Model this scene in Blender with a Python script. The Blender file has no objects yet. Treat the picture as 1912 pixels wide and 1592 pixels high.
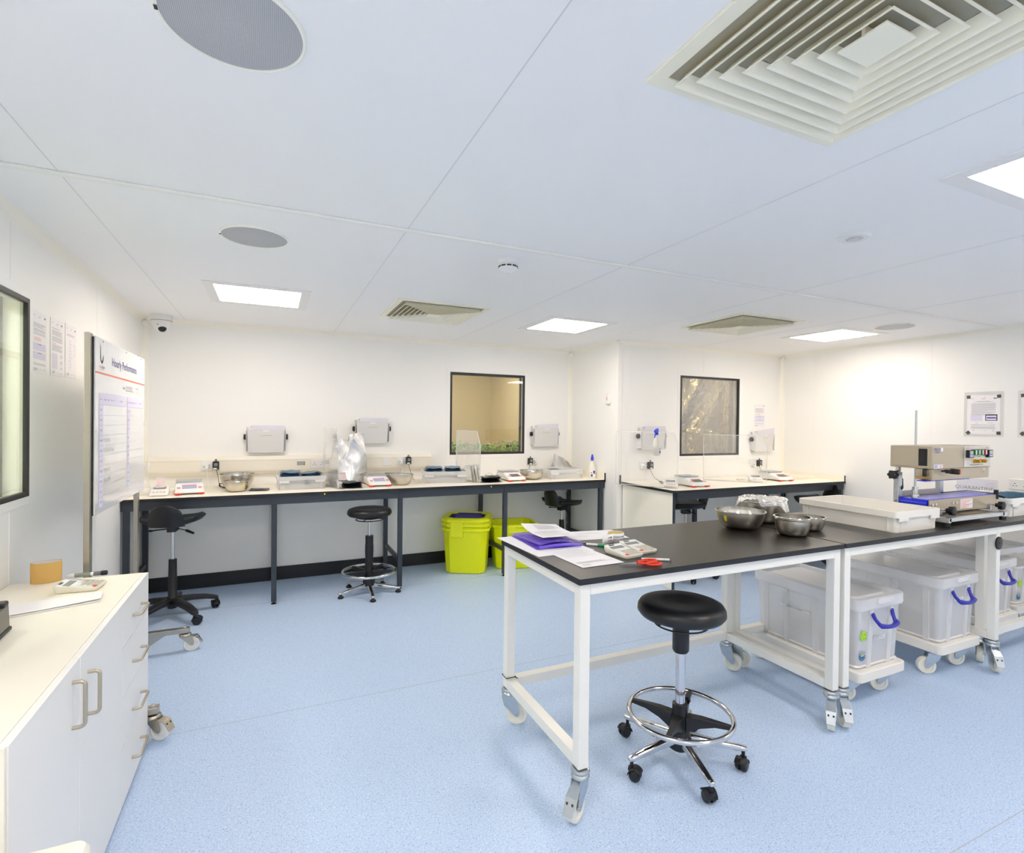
import bpy, math, random
from mathutils import Matrix, Vector, Euler
R = math.radians
rnd = random.Random(7)
S = bpy.context.scene
COL = S.collection

# ---------------------------------------------------------------- camera
cam = bpy.data.cameras.new('camera')
cam.sensor_fit = 'HORIZONTAL'; cam.sensor_width = 36.0
cam.lens = 36.0 * 980 / 1912
cam.clip_start = 0.02; cam.clip_end = 60
camo = bpy.data.objects.new('camera', cam); COL.objects.link(camo)
_y, _p, _r = .4305, -.007, .0108
fw = Vector((math.sin(_y) * math.cos(_p), math.cos(_y) * math.cos(_p), math.sin(_p)))
r0 = Vector((math.cos(_y), -math.sin(_y), 0)); u0 = r0.cross(fw)
rt = r0 * math.cos(_r) + u0 * math.sin(_r); up = u0 * math.cos(_r) - r0 * math.sin(_r)
camo.matrix_world = Matrix(((rt.x, up.x, -fw.x, 0), (rt.y, up.y, -fw.y, 0), (rt.z, up.z, -fw.z, 1.5), (0, 0, 0, 1)))
S.camera = camo

# ---------------------------------------------------------------- world, exposure
w = bpy.data.worlds.new('world'); S.world = w; w.use_nodes = True
w.node_tree.nodes['Background'].inputs[0].default_value = (.8, .86, 1, 1)
w.node_tree.nodes['Background'].inputs[1].default_value = .3
S.view_settings.view_transform = 'Standard'; S.view_settings.look = 'None'
S.view_settings.gamma = 1; S.view_settings.use_curve_mapping = False
S.view_settings.exposure = 0.83
LAMP = 11.5          # radiance of the ceiling panels
S.cycles.max_bounces = 12; S.cycles.diffuse_bounces = 9; S.cycles.glossy_bounces = 5
S.cycles.transparent_max_bounces = 18; S.cycles.transmission_bounces = 8
S.cycles.sample_clamp_indirect = 8
S.cycles.use_denoising = True; S.cycles.use_adaptive_sampling = True; S.cycles.adaptive_threshold = .015

# ---------------------------------------------------------------- materials
def lin(c):
    c /= 255.0
    return c / 12.92 if c <= .04045 else ((c + .055) / 1.055) ** 2.4
def hexc(h):
    return (lin(int(h[0:2], 16)), lin(int(h[2:4], 16)), lin(int(h[4:6], 16)), 1)
MATS = {}
def mat(name, h, rough=.5, metal=0, spec=.5, var=0, vscale=20, bump=0, bscale=60, aniso=0, coat=0, stretch=None, emit=None, bdist=.01):
    m = bpy.data.materials.new(name); m.use_nodes = True
    nt = m.node_tree; b = nt.nodes['Principled BSDF']
    b.inputs['Base Color'].default_value = hexc(h)
    b.inputs['Roughness'].default_value = rough; b.inputs['Metallic'].default_value = metal
    b.inputs['Specular IOR Level'].default_value = spec; b.inputs['Coat Weight'].default_value = coat
    b.inputs['Coat Roughness'].default_value = .15
    if aniso: b.inputs['Anisotropic'].default_value = aniso
    tc = nt.nodes.new('ShaderNodeTexCoord'); src = tc.outputs['Object']
    if stretch:
        mp = nt.nodes.new('ShaderNodeMapping'); mp.inputs['Scale'].default_value = stretch
        nt.links.new(src, mp.inputs[0]); src = mp.outputs[0]
    if var:
        n = nt.nodes.new('ShaderNodeTexNoise'); n.inputs['Scale'].default_value = vscale; n.inputs['Detail'].default_value = 3
        nt.links.new(src, n.inputs['Vector'])
        mx = nt.nodes.new('ShaderNodeMix'); mx.data_type = 'RGBA'
        c = hexc(h)
        mx.inputs[6].default_value = tuple(v * (1 - var) for v in c[:3]) + (1,)
        mx.inputs[7].default_value = tuple(min(1, v * (1 + var)) for v in c[:3]) + (1,)
        nt.links.new(n.outputs['Fac'], mx.inputs[0]); nt.links.new(mx.outputs[2], b.inputs['Base Color'])
    if bump:
        n = nt.nodes.new('ShaderNodeTexNoise'); n.inputs['Scale'].default_value = bscale; n.inputs['Detail'].default_value = 4
        nt.links.new(src, n.inputs['Vector'])
        bp = nt.nodes.new('ShaderNodeBump'); bp.inputs['Strength'].default_value = bump; bp.inputs['Distance'].default_value = bdist
        nt.links.new(n.outputs['Fac'], bp.inputs['Height']); nt.links.new(bp.outputs[0], b.inputs['Normal'])
    if emit:
        b.inputs['Emission Color'].default_value = hexc(h); b.inputs['Emission Strength'].default_value = emit
    MATS[name] = m
    return m
def clear(name, h, see=.6, gloss=.12, rough=.08, bump=0, bscale=30, spec_col=(1, 1, 1, 1)):
    """clear or milky plastic: part straight through, part scattered, a fresnel sheen"""
    m = bpy.data.materials.new(name); m.use_nodes = True
    nt = m.node_tree; nt.nodes.remove(nt.nodes['Principled BSDF']); out = nt.nodes['Material Output']
    tr = nt.nodes.new('ShaderNodeBsdfTransparent'); c = hexc(h)
    tr.inputs[0].default_value = tuple(.8 + .2 * v for v in c[:3]) + (1,)
    df = nt.nodes.new('ShaderNodeBsdfDiffuse'); df.inputs[0].default_value = c
    tl = nt.nodes.new('ShaderNodeBsdfTranslucent'); tl.inputs[0].default_value = c
    a = nt.nodes.new('ShaderNodeMixShader'); a.inputs[0].default_value = .25
    nt.links.new(df.outputs[0], a.inputs[1]); nt.links.new(tl.outputs[0], a.inputs[2])
    b = nt.nodes.new('ShaderNodeMixShader'); b.inputs[0].default_value = see
    nt.links.new(a.outputs[0], b.inputs[1]); nt.links.new(tr.outputs[0], b.inputs[2])
    g = nt.nodes.new('ShaderNodeBsdfGlossy'); g.inputs['Roughness'].default_value = rough; g.inputs[0].default_value = spec_col
    fr = nt.nodes.new('ShaderNodeLayerWeight'); fr.inputs[0].default_value = .35
    mu = nt.nodes.new('ShaderNodeMath'); mu.operation = 'MULTIPLY_ADD'; mu.inputs[1].default_value = .5; mu.inputs[2].default_value = gloss
    nt.links.new(fr.outputs['Fresnel'], mu.inputs[0])
    e = nt.nodes.new('ShaderNodeMixShader'); nt.links.new(mu.outputs[0], e.inputs[0])
    nt.links.new(b.outputs[0], e.inputs[1]); nt.links.new(g.outputs[0], e.inputs[2]); nt.links.new(e.outputs[0], out.inputs[0])
    if bump:
        tc = nt.nodes.new('ShaderNodeTexCoord')
        n = nt.nodes.new('ShaderNodeTexNoise'); n.inputs['Scale'].default_value = bscale; n.inputs['Detail'].default_value = 5
        nt.links.new(tc.outputs['Object'], n.inputs['Vector'])
        bp = nt.nodes.new('ShaderNodeBump'); bp.inputs['Strength'].default_value = bump; bp.inputs['Distance'].default_value = .02
        nt.links.new(n.outputs['Fac'], bp.inputs['Height'])
        nt.links.new(bp.outputs[0], g.inputs['Normal']); nt.links.new(bp.outputs[0], df.inputs['Normal'])
    MATS[name] = m
    return m

mat('wall', 'f6f5f1', .45, spec=.3, var=.012, vscale=1.5)
mat('ceiling_paint', 'f9f8f7', .5, spec=.3, var=.012, vscale=1.2)
mat('cove', 'faf7ec', .4, spec=.3)
mat('seam', 'f6f4ef', .5)
mat('seam_shade', 'dddbd8', .6)
mat('skirting', '181b20', .45)
mat('gasket', '2b2b2b', .5)
mat('cream', 'f6f1e2', .38, var=.01, vscale=3)
mat('cabinet', 'f4f2ee', .4, var=.008, vscale=3)
mat('cabinet_edge', 'f2efe6', .4)
mat('slate', '343b43', .42)
mat('white_steel', 'ecebe4', .35)
mat('black_top', '1d1a17', .3, spec=.55, var=.06, vscale=5, bump=.02, bscale=300)
mat('black_edge', '1c1e22', .45)
mat('black_plastic', '15161a', .42, bump=.03, bscale=500)
mat('black_vinyl', '131416', .38, spec=.5, bump=.04, bscale=400)
mat('chrome', 'd8d8da', .09, 1)
mat('zinc', 'c3cacf', .28, 1, var=.1, vscale=40, bump=.05, bscale=80)
mat('stainless', 'bcb6aa', .3, 1, aniso=.5, bump=.03, bscale=40, stretch=(1, 1, 30))
mat('brushed', 'c2b9a6', .36, .85, bump=.04, bscale=60, stretch=(2, 2, 40))
mat('bowl_out', 'cfc9bc', .3, 1, bump=.03, bscale=50, stretch=(1, 1, 14))
mat('bowl_in', 'd5d3cf', .16, 1)
mat('white_plastic', 'ececea', .38)
mat('balance_white', 'efefec', .35)
mat('ivory_plastic', 'e9e4d3', .42)
mat('trunking', 'f0eadb', .45)
mat('white_nylon', 'efeee9', .4)
mat('beige_nylon', 'ece9dc', .5)
mat('hdpe', 'eeeae1', .45, var=.02, vscale=8)
mat('red', 'e0392c', .4)
mat('red_ink', 'e57a76', .6)
mat('faint_red', 'f0cbc8', .7)
mat('ink', '8a8a90', .7)
mat('ink_light', 'b7b6bc', .7)
mat('ink_blue', '6a74c0', .7)
mat('ink_violet', '5d58a0', .6)
mat('lilac', 'e5e1f3', .6)
mat('lilac_line', 'b8b2d0', .6)
mat('coral', 'f08a76', .5)
mat('paper', 'f2f0f1', .7)
mat('paper_grey', 'e6e3e3', .7)
mat('paper_lilac', 'e3e1ea', .7)
mat('board_white', 'f3f3f1', .12, spec=.5, coat=.5)
mat('dark_ink', '3c3d40', .6)
mat('lcd', '8d9189', .25)
mat('lcd_lit', 'a9aed6', .3)
mat('lcd_dark', '6f7071', .25)
mat('key_grey', 'c9c3b4', .5)
mat('yellow_bin', 'f3f900', .42, var=.02, vscale=5)
mat('purple_liner', '2a1896', .3, bump=.3, bscale=25)
mat('yellow_dot', 'f0e000', .5)
mat('yellow_label', 'ecd52a', .5)
mat('blue_pouch', '6a8fa8', .4, var=.12, vscale=14, bump=.15, bscale=30)
mat('navy_pouch', '3c6683', .38, var=.12, vscale=14, bump=.15, bscale=30)
mat('black_pouch', '17202a', .25, bump=.15, bscale=30)
mat('foil', 'e6e5e2', .25, .9, bump=.1, bscale=18)
mat('silver_bag', 'dcdbd8', .3, .8, bump=.15, bscale=25)
mat('insul_foil', 'dcc78c', .16, 1, bump=1.0, bscale=6, bdist=.06)
mat('insul_foil_dull', 'b9a97c', .25, 1, bump=1.0, bscale=5, bdist=.05)
mat('plant_room', '4d4738', .7)
mat('tan_room', 'd4c8a4', .6)
mat('corridor', 'efefe3', .5)
mat('leaf', '86bf42', .5, var=.5, vscale=18)
mat('leaf_dark', '4f7f2c', .55, var=.4, vscale=14)
mat('cardboard', 'd4ac62', .65, var=.03, vscale=30)
mat('label_yellow', 'ead98e', .6)
mat('orange_red', 'e4391b', .35)
mat('steel_blade', 'b5b6b8', .25, 1)
mat('blue_belt', '1f2fd2', .3, spec=.5, coat=.3)
mat('blue_cap', '2b45e0', .35)
mat('blue_handle', '2c2fa8', .35)
mat('gold', 'c99a1e', .3, .7)
mat('green_lamp', '1c8a50', .35)
mat('red_lamp', 'b81f25', .35)
mat('panel_silver', 'd6d3cb', .4, .3)
mat('sticker_green', 'b7e52c', .5)
mat('sticker_blue', '1f5fae', .5)
mat('diffuser', 'f9f4e0', .4)
mat('plenum', 'a8a494', .7)
mat('mesh_grey', '85847e', .6, .3)
mat('speaker_cone', 'b5b6b8', .6)
mat('holder_grey', 'dedddb', .42)
mat('eye_black', '101112', .08)
mat('green_tag', '36b07a', .5)
mat('liquid_bottle', 'eceadb', .3)
mat('lamp_trim', 'f1efec', .4)
mat('sealer_grey', '6f6c66', .4, .2)
mat('mesh_dark', '55524e', .7)
mat('logo_tan', 'c9c0a4', .6)
mat('sticker_ring', '4f7f1e', .5)
mat('aluminium', 'cfd2d4', .3, .8); mat('gold_dull', '8f8463', .4, .5); mat('brushed_panel', 'bfb49f', .42, .55, bump=.03, bscale=50, stretch=(2, 40, 40)); mat('ink_blue_deep', '2f4fc0', .5)
clear('pane', 'e9efe4', see=.985, gloss=.02, rough=.01)
clear('pane_warm', 'efeadb', see=.975, gloss=.02, rough=.01)
clear('acrylic', 'ffffff', see=.985, gloss=.01, rough=.03)
clear('acrylic_edge', 'ffffff', see=.3, gloss=.1, rough=.1)
clear('milky', 'ffffff', see=.60, gloss=.02, rough=.22)
clear('milky_rib', 'ffffff', see=.42, gloss=.03, rough=.25)
clear('milky_lid', 'ffffff', see=.35, gloss=.03, rough=.25)
clear('crate_clear', 'ffffff', see=.55, gloss=.03, rough=.25)
clear('film', 'ffffff', see=.72, gloss=.14, rough=.05, bump=1.0, bscale=35)
clear('bag_clear', 'ffffff', see=.8, gloss=.08, rough=.08, bump=.8, bscale=25)
clear('violet_film', '7d4ff0', see=.3, gloss=.06, rough=.12, bump=.3, bscale=25)
clear('dome', '202020', see=.2, gloss=.2, rough=.02)

def floor_material():
    m = bpy.data.materials.new('vinyl_floor'); m.use_nodes = True; nt = m.node_tree; b = nt.nodes['Principled BSDF']
    b.inputs['Roughness'].default_value = .42; b.inputs['Specular IOR Level'].default_value = .35
    tc = nt.nodes.new('ShaderNodeTexCoord')
    n1 = nt.nodes.new('ShaderNodeTexNoise'); n1.inputs['Scale'].default_value = 1.6; n1.inputs['Detail'].default_value = 2
    n2 = nt.nodes.new('ShaderNodeTexNoise'); n2.inputs['Scale'].default_value = 150; n2.inputs['Detail'].default_value = 2
    v = nt.nodes.new('ShaderNodeTexVoronoi'); v.inputs['Scale'].default_value = 130
    v2 = nt.nodes.new('ShaderNodeTexVoronoi'); v2.inputs['Scale'].default_value = 95
    for n in (n1, n2, v, v2): nt.links.new(tc.outputs['Object'], n.inputs['Vector'])
    def ramp(src, stops):
        r = nt.nodes.new('ShaderNodeValToRGB'); e = r.color_ramp.elements
        e[0].position, e[0].color = stops[0]; e[1].position, e[1].color = stops[1]
        nt.links.new(src, r.inputs[0]); return r.outputs[0]
    base = ramp(n2.outputs['Fac'], [(.35, hexc('adc7ea')), (.65, hexc('cadcf4'))])
    def over(a, fac, col):
        x = nt.nodes.new('ShaderNodeMix'); x.data_type = 'RGBA'; x.inputs[7].default_value = col
        nt.links.new(a, x.inputs[6]); nt.links.new(fac, x.inputs[0]); return x.outputs[2]
    d1 = ramp(v.outputs['Distance'], [(.16, (1, 1, 1, 1)), (.32, (0, 0, 0, 1))])
    rc = nt.nodes.new('ShaderNodeSeparateColor'); nt.links.new(v.outputs['Color'], rc.inputs[0])
    k1 = nt.nodes.new('ShaderNodeMath'); k1.operation = 'GREATER_THAN'; k1.inputs[1].default_value = .66; nt.links.new(rc.outputs[0], k1.inputs[0])
    a1 = nt.nodes.new('ShaderNodeMath'); a1.operation = 'MULTIPLY'; nt.links.new(d1, a1.inputs[0]); nt.links.new(k1.outputs[0], a1.inputs[1])
    c1 = over(base, a1.outputs[0], hexc('7f99c6'))
    d2 = ramp(v2.outputs['Distance'], [(.16, (1, 1, 1, 1)), (.32, (0, 0, 0, 1))])
    rc2 = nt.nodes.new('ShaderNodeSeparateColor'); nt.links.new(v2.outputs['Color'], rc2.inputs[0])
    k2 = nt.nodes.new('ShaderNodeMath'); k2.operation = 'GREATER_THAN'; k2.inputs[1].default_value = .68; nt.links.new(rc2.outputs[1], k2.inputs[0])
    a2 = nt.nodes.new('ShaderNodeMath'); a2.operation = 'MULTIPLY'; nt.links.new(d2, a2.inputs[0]); nt.links.new(k2.outputs[0], a2.inputs[1])
    c2 = over(c1, a2.outputs[0], hexc('d9e5f6'))
    nt.links.new(c2, b.inputs['Base Color'])
    MATS['floor'] = m
floor_material()
mat('floor_weld', 'b3b9c2', .5)
mat('lamp', 'ffffff', .5)
_b = MATS['lamp'].node_tree.nodes['Principled BSDF']
_b.inputs['Emission Color'].default_value = (1, .885, .785, 1); _b.inputs['Emission Strength'].default_value = LAMP

# ---------------------------------------------------------------- mesh helpers
class MB:
    """collects shapes, then links them as ONE mesh object"""
    def __init__(s): s.v = []; s.f = []; s.mi = []; s.T = Matrix()
    def add(s, vs, fs, m=0):
        k = len(s.v); T = s.T
        s.v += [tuple(T @ Vector(p)) for p in vs]
        s.f += [tuple(i + k for i in f) for f in fs]; s.mi += [m] * len(fs)
        return s
    def box(s, x0, x1, y0, y1, z0, z1, m=0):
        return s.add([(x0, y0, z0), (x1, y0, z0), (x1, y1, z0), (x0, y1, z0), (x0, y0, z1), (x1, y0, z1), (x1, y1, z1), (x0, y1, z1)],
                     [(3, 2, 1, 0), (4, 5, 6, 7), (0, 1, 5, 4), (1, 2, 6, 5), (2, 3, 7, 6), (3, 0, 4, 7)], m)
    def bar(s, p0, p1, w, h, m=0, upv=(0, 0, 1)):
        p0 = Vector(p0); p1 = Vector(p1); d = (p1 - p0).normalized(); u = Vector(upv)
        if abs(d.dot(u)) > .98: u = Vector((1, 0, 0))
        x = d.cross(u).normalized() * w / 2; y = x.cross(d).normalized() * h / 2
        vs = [p + a * x + b * y for p in (p0, p1) for a, b in ((-1, -1), (1, -1), (1, 1), (-1, 1))]
        return s.add(vs, [(0, 1, 2, 3), (7, 6, 5, 4), (0, 4, 5, 1), (1, 5, 6, 2), (2, 6, 7, 3), (3, 7, 4, 0)], m)
    def tube(s, pts, r, seg=10, m=0, closed=False, flat=None):
        pts = [Vector(p) for p in pts]; n = len(pts); rs = r if isinstance(r, (list, tuple)) else [r] * n
        vs = []; prev = None
        for i, p in enumerate(pts):
            a = pts[(i - 1) % n] if (closed or i) else p; b = pts[(i + 1) % n] if (closed or i < n - 1) else p
            d = (b - a).normalized()
            if prev is None:
                u = Vector((0, 0, 1)) if abs(d.z) < .9 else Vector((1, 0, 0))
                x = d.cross(u).normalized()
            else: x = (prev - d * prev.dot(d)).normalized()
            prev = x; y = d.cross(x)
            for j in range(seg):
                t = 2 * math.pi * j / seg
                vs.append(p + (x * math.cos(t) + y * math.sin(t) * (flat or 1)) * rs[i])
        fs = []
        for i in range(n if closed else n - 1):
            a = i * seg; b = ((i + 1) % n) * seg
            for j in range(seg):
                k = (j + 1) % seg; fs.append((a + j, a + k, b + k, b + j))
        if not closed: fs += [tuple(range(seg))[::-1], tuple(range((n - 1) * seg, n * seg))]
        return s.add(vs, fs, m)
    def cyl(s, p0, p1, r, seg=20, m=0): return s.tube([p0, p1], r, seg, m)
    def lathe(s, prof, c=(0, 0, 0), seg=32, m=0, sx=1, sy=1, cap0=False, cap1=False, closed=False):
        vs = []; n = len(prof)
        for r, z in prof:
            for j in range(seg):
                t = 2 * math.pi * j / seg; vs.append((c[0] + r * math.cos(t) * sx, c[1] + r * math.sin(t) * sy, c[2] + z))
        fs = []
        for i in range(n if closed else n - 1):
            a = i * seg; b = ((i + 1) % n) * seg
            for j in range(seg):
                k = (j + 1) % seg; fs.append((a + j, a + k, b + k, b + j))
        if cap0: fs.append(tuple(range(seg))[::-1])
        if cap1: fs.append(tuple(range((n - 1) * seg, n * seg)))
        return s.add(vs, fs, m)
    def loft(s, rings, m=0, cap0=True, cap1=True):
        n = len(rings[0]); vs = [p for r in rings for p in r]; fs = []
        for i in range(len(rings) - 1):
            for j in range(n):
                k = (j + 1) % n; fs.append((i * n + j, i * n + k, (i + 1) * n + k, (i + 1) * n + j))
        if cap0: fs.append(tuple(range(n))[::-1])
        if cap1: fs.append(tuple(range((len(rings) - 1) * n, len(rings) * n)))
        return s.add(vs, fs, m)
    def prism(s, poly, z0, z1, m=0):
        return s.loft([[(x, y, z0) for x, y in poly], [(x, y, z1) for x, y in poly]], m)
    def quad(s, x0, x1, y0, y1, z=0, m=0):
        return s.add([(x0, y0, z), (x1, y0, z), (x1, y1, z), (x0, y1, z)], [(0, 1, 2, 3)], m)
    def ball(s, c, rx, ry=None, rz=None, seg=16, m=0, top=1.0, bot=-1.0):
        ry = ry or rx; rz = rz or rx; n = 9; prof = []
        a0 = math.asin(bot); a1 = math.asin(top)
        for i in range(n):
            a = a0 + (a1 - a0) * i / (n - 1); prof.append((max(math.cos(a), 1e-4) * rx, math.sin(a) * rz))
        return s.lathe(prof, c, seg, m, 1, ry / rx, True, True)
    def grid(s, nx, ny, fn, m=0):
        vs = [fn(i / nx, j / ny) for j in range(ny + 1) for i in range(nx + 1)]
        fs = [(j * (nx + 1) + i, j * (nx + 1) + i + 1, (j + 1) * (nx + 1) + i + 1, (j + 1) * (nx + 1) + i) for j in range(ny) for i in range(nx)]
        return s.add(vs, fs, m)
    def text(s, txt, x, y, size, m=0, align='CENTER', z=.0006, sx=1.0):
        c = bpy.data.curves.new('t', 'FONT'); c.body = txt; c.size = size; c.align_x = align; c.align_y = 'CENTER'; c.resolution_u = 2
        o = bpy.data.objects.new('t', c); me = bpy.data.meshes.new_from_object(o)
        s.add([(x + p.co.x * sx, y + p.co.y, z) for p in me.vertices], [tuple(q.vertices) for q in me.polygons], m)
        bpy.data.objects.remove(o); bpy.data.curves.remove(c); bpy.data.meshes.remove(me)
        return s
    def build(s, name, mats, parent=None, smooth=None, bevel=0, seg=2, solid=0, sub=0, loc=None, rot=None):
        me = bpy.data.meshes.new(name); me.from_pydata(s.v, [], s.f)
        ml = mats if isinstance(mats, (list, tuple)) else [mats]
        for x in ml: me.materials.append(MATS[x])
        me.polygons.foreach_set('material_index', s.mi)
        if smooth is not None:
            me.polygons.foreach_set('use_smooth', [True] * len(s.f)); me.set_sharp_from_angle(angle=R(smooth))
        me.update()
        o = bpy.data.objects.new(name, me); COL.objects.link(o)
        if parent: o.parent = parent
        if loc: o.location = loc
        if rot: o.rotation_euler = rot
        if solid:
            d = o.modifiers.new('thickness', 'SOLIDIFY'); d.thickness = solid; d.offset = 0
        if bevel:
            d = o.modifiers.new('bevel', 'BEVEL'); d.width = bevel; d.segments = seg; d.limit_method = 'ANGLE'; d.angle_limit = R(40)
        if sub:
            d = o.modifiers.new('sub', 'SUBSURF'); d.levels = sub; d.render_levels = sub
        return o
def tag(o, label, cat, group=None):
    o['label'] = label; o['category'] = cat
    if group: o['group'] = group
    return o
def thing(name, label, cat, loc=(0, 0, 0), rotz=0, group=None, rot=None):
    o = bpy.data.objects.new(name, None); COL.objects.link(o); o.empty_display_size = .05
    o.location = loc; o.rotation_euler = rot if rot else (0, 0, rotz)
    return tag(o, label, cat, group)
def struct(o):
    o['kind'] = 'structure'; return o
def dup(root, loc, rotz=None, label=None, scale=None, rot=None, skip=()):
    r = root.copy(); COL.objects.link(r); r.location = loc
    if rotz is not None: r.rotation_euler = (0, 0, rotz)
    if rot: r.rotation_euler = rot
    if scale: r.scale = (scale,) * 3 if not isinstance(scale, tuple) else scale
    if label: r['label'] = label
    for ch in list(root.children):
        if ch.name.split('.')[0] in skip: continue
        c = ch.copy(); COL.objects.link(c); c.parent = r
        for g in ch.children:
            d = g.copy(); COL.objects.link(d); d.parent = c
    return r
def rrect(x0, x1, y0, y1, r, n=5):
    out = []
    for cx, cy, a0 in ((x1 - r, y1 - r, 0), (x0 + r, y1 - r, 90), (x0 + r, y0 + r, 180), (x1 - r, y0 + r, 270)):
        for i in range(n + 1):
            a = R(a0 + 90 * i / n); out.append((cx + r * math.cos(a), cy + r * math.sin(a)))
    return out
def ring(poly, z): return [(x, y, z) for x, y in poly]
BACK = (R(90), 0, 0)             # local x right, y up, z towards the viewer: on a wall facing -Y
RIGHTW = (R(90), 0, R(-90))      # on a wall facing -X
LEFTW = (R(90), 0, R(90))        # on a wall facing +X
# ================================================================ the room
LX, RX, BY, NY, SX, FY, CH = -1.0, 5.68, 5.4, 4.465, 3.25, -2.3, 2.365
def wall_with_hole(name, kind, u0, u1, v, th, hole=None, seams=()):
    """kind 'x': runs along X at y=v, thickness to +y; 'y+': runs along Y at x=v, thickness to +x; 'y-' to -x"""
    m = MB()
    def piece(a, b, z0, z1, mi=0, d0=0, d1=th):
        if kind == 'x': m.box(a, b, v + d0, v + d1, z0, z1, mi)
        elif kind == 'y+': m.box(v + d0, v + d1, a, b, z0, z1, mi)
        else: m.box(v - d1, v - d0, a, b, z0, z1, mi)
    if hole:
        h0, h1, z0, z1 = hole
        piece(u0, h0, 0, CH); piece(h1, u1, 0, CH); piece(h0, h1, 0, z0); piece(h0, h1, z1, CH)
    else: piece(u0, u1, 0, CH)
    for u, z0, z1 in seams: piece(u - .002, u + .002, z0, z1, 1, -.0015, .0)
    return struct(m.build(name, ['wall', 'seam']))
W2 = (1.745, 2.635, 1.15, 2.04); W3 = (4.075, 4.965, 1.155, 2.04); W1 = (2.19, 3.075, 1.145, 2.035)
wall_with_hole('wall_left', 'y-', FY, BY + .1, LX, .1, W1, [(2.89, 0, 1.1), (2.89, 2.08, 2.33), (1.7, 0, 2.33), (4.1, 0, 2.33)])
wall_with_hole('wall_back', 'x', LX, SX + .1, BY, .1, W2, [(-.69, 1.19, 2.33), (.49, 1.19, 2.33), (1.68, 2.08, 2.33)])
wall_with_hole('wall_return', 'y+', NY + .1, BY, SX, .1)
wall_with_hole('wall_nook', 'x', SX, RX, NY, .1, W3, [(3.40, 0, 2.33), (4.41, 2.08, 2.33), (4.41, .95, 1.11)])
wall_with_hole('wall_right', 'y+', FY, NY + .1, RX, .1, None, [(4.05, 0, 2.33), (2.86, 0, 2.33), (1.66, 0, 2.33)])
wall_with_hole('wall_front', 'x', LX - .1, RX + .1, FY - .1, .1)
m = MB()
m.box(LX - .1, RX + .1, FY - .1, BY + .1, -.05, 0)
for y in (2.93, 1.02, 4.75): m.box(LX, RX, y - .0015, y + .0015, 0, .0006, 1)
struct(m.build('floor', ['floor', 'floor_weld']))
m = MB(); m.box(LX - .1, RX + .1, FY - .1, BY + .1, CH, CH + .05)
for x in (-.685, .552, 1.755, 3.06, 4.28):
    m.box(x - .0013, x + .0013, FY, BY, CH - .001, CH, 1)
struct(m.build('ceiling', ['ceiling_paint', 'seam_shade']))
m = MB(); m.box(LX, RX, 2.337, 2.367, CH - .012, CH)
struct(m.build('trim_1', 'seam', bevel=.005, seg=3))
def cove(name, p0, p1, nx, ny, r=.045):
    """quarter-round cove between wall and ceiling; (nx, ny) points into the room"""
    m = MB(); n = 6; rings = []
    for p in (p0, p1):
        o = [(p[0], p[1], CH)]
        for i in range(n + 1):
            a = R(90 * i / n); k = r * (1 - math.sin(a)); d = r * (1 - math.cos(a))
            o.append((p[0] + nx * k, p[1] + ny * k, CH - d))
        rings.append(o)
    m.loft(rings); return struct(m.build(name, 'cove', smooth=50))
cove('trim_2', (LX, FY), (LX, BY), 1, 0); cove('trim_3', (LX, BY), (SX, BY), 0, -1); cove('trim_4', (SX, BY), (SX, NY), -1, 0)
cove('trim_5', (SX, NY), (RX, NY), 0, -1); cove('trim_6', (RX, FY), (RX, NY), -1, 0)
def vcove(name, x, y, sx, sy, r=.045):
    m = MB(); n = 6; o = [(x, y)]
    for i in range(n + 1):
        a = R(90 * i / n); o.append((x + sx * r * (1 - math.sin(a)), y + sy * r * (1 - math.cos(a))))
    m.prism(o, 0, CH - .05)
    m.ball((x + sx * .012, y + sy * .012, CH - .05), .03, seg=10)
    return struct(m.build(name, 'cove', smooth=50))
vcove('trim_7', LX, BY, 1, -1); vcove('trim_8', SX, BY, -1, -1); vcove('trim_9', RX, NY, -1, -1)
m = MB(); m.box(SX - .006, SX + .05, NY - .006, NY + .05, 0, CH - .03); struct(m.build('trim_10', 'seam', bevel=.004))
m = MB(); m.box(LX + .02, SX, BY - .012, BY, 0, .125); struct(m.build('baseboard_back', 'skirting', bevel=.003))
m = MB(); m.box(SX - .012, SX, NY, BY - .012, 0, .125); struct(m.build('baseboard_return', 'skirting', bevel=.003))
m = MB(); m.box(RX - .014, RX, FY, NY - .014, 0, .1); struct(m.build('baseboard_right', 'cove', bevel=.006))
m = MB(); m.box(SX, RX, NY - .014, NY, 0, .1); struct(m.build('baseboard_nook', 'cove', bevel=.006))

def window(name, hole, kind, v, glass='pane'):
    """double glazed flush panel: gasket and pane on both faces of the wall, white retaining rim"""
    a, b, z0, z1 = hole; g = .022; th = .1
    def bx(m, u0, u1, d0, d1, za, zb, mi=0):
        if kind == 'x': m.box(u0, u1, v + d0, v + d1, za, zb, mi)
        else: m.box(v - d1, v - d0, u0, u1, za, zb, mi)
    def rim(m, o, i, d0, d1, mi=0):
        bx(m, a - o, a + i, d0, d1, z0 - o, z1 + o, mi); bx(m, b - i, b + o, d0, d1, z0 - o, z1 + o, mi)
        bx(m, a + i, b - i, d0, d1, z0 - o, z0 + i, mi); bx(m, a + i, b - i, d0, d1, z1 - i, z1 + o, mi)
    m = MB(); rim(m, .038, 0, -.004, 0); root = struct(m.build(name, 'wall', bevel=.003))
    m = MB(); rim(m, 0, g, -.006, .012); rim(m, 0, g, th - .012, th + .004); m.build('gasket', 'gasket', root, bevel=.002)
    m = MB(); bx(m, a + g, b - g, .004, .009, z0 + g, z1 - g); m.build('glass', glass, root)
    return root
window('window_1', W1, 'y-', LX); window('window_2', W2, 'x', BY, 'pane_warm'); window('window_3', W3, 'x', NY, 'pane_warm')

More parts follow.
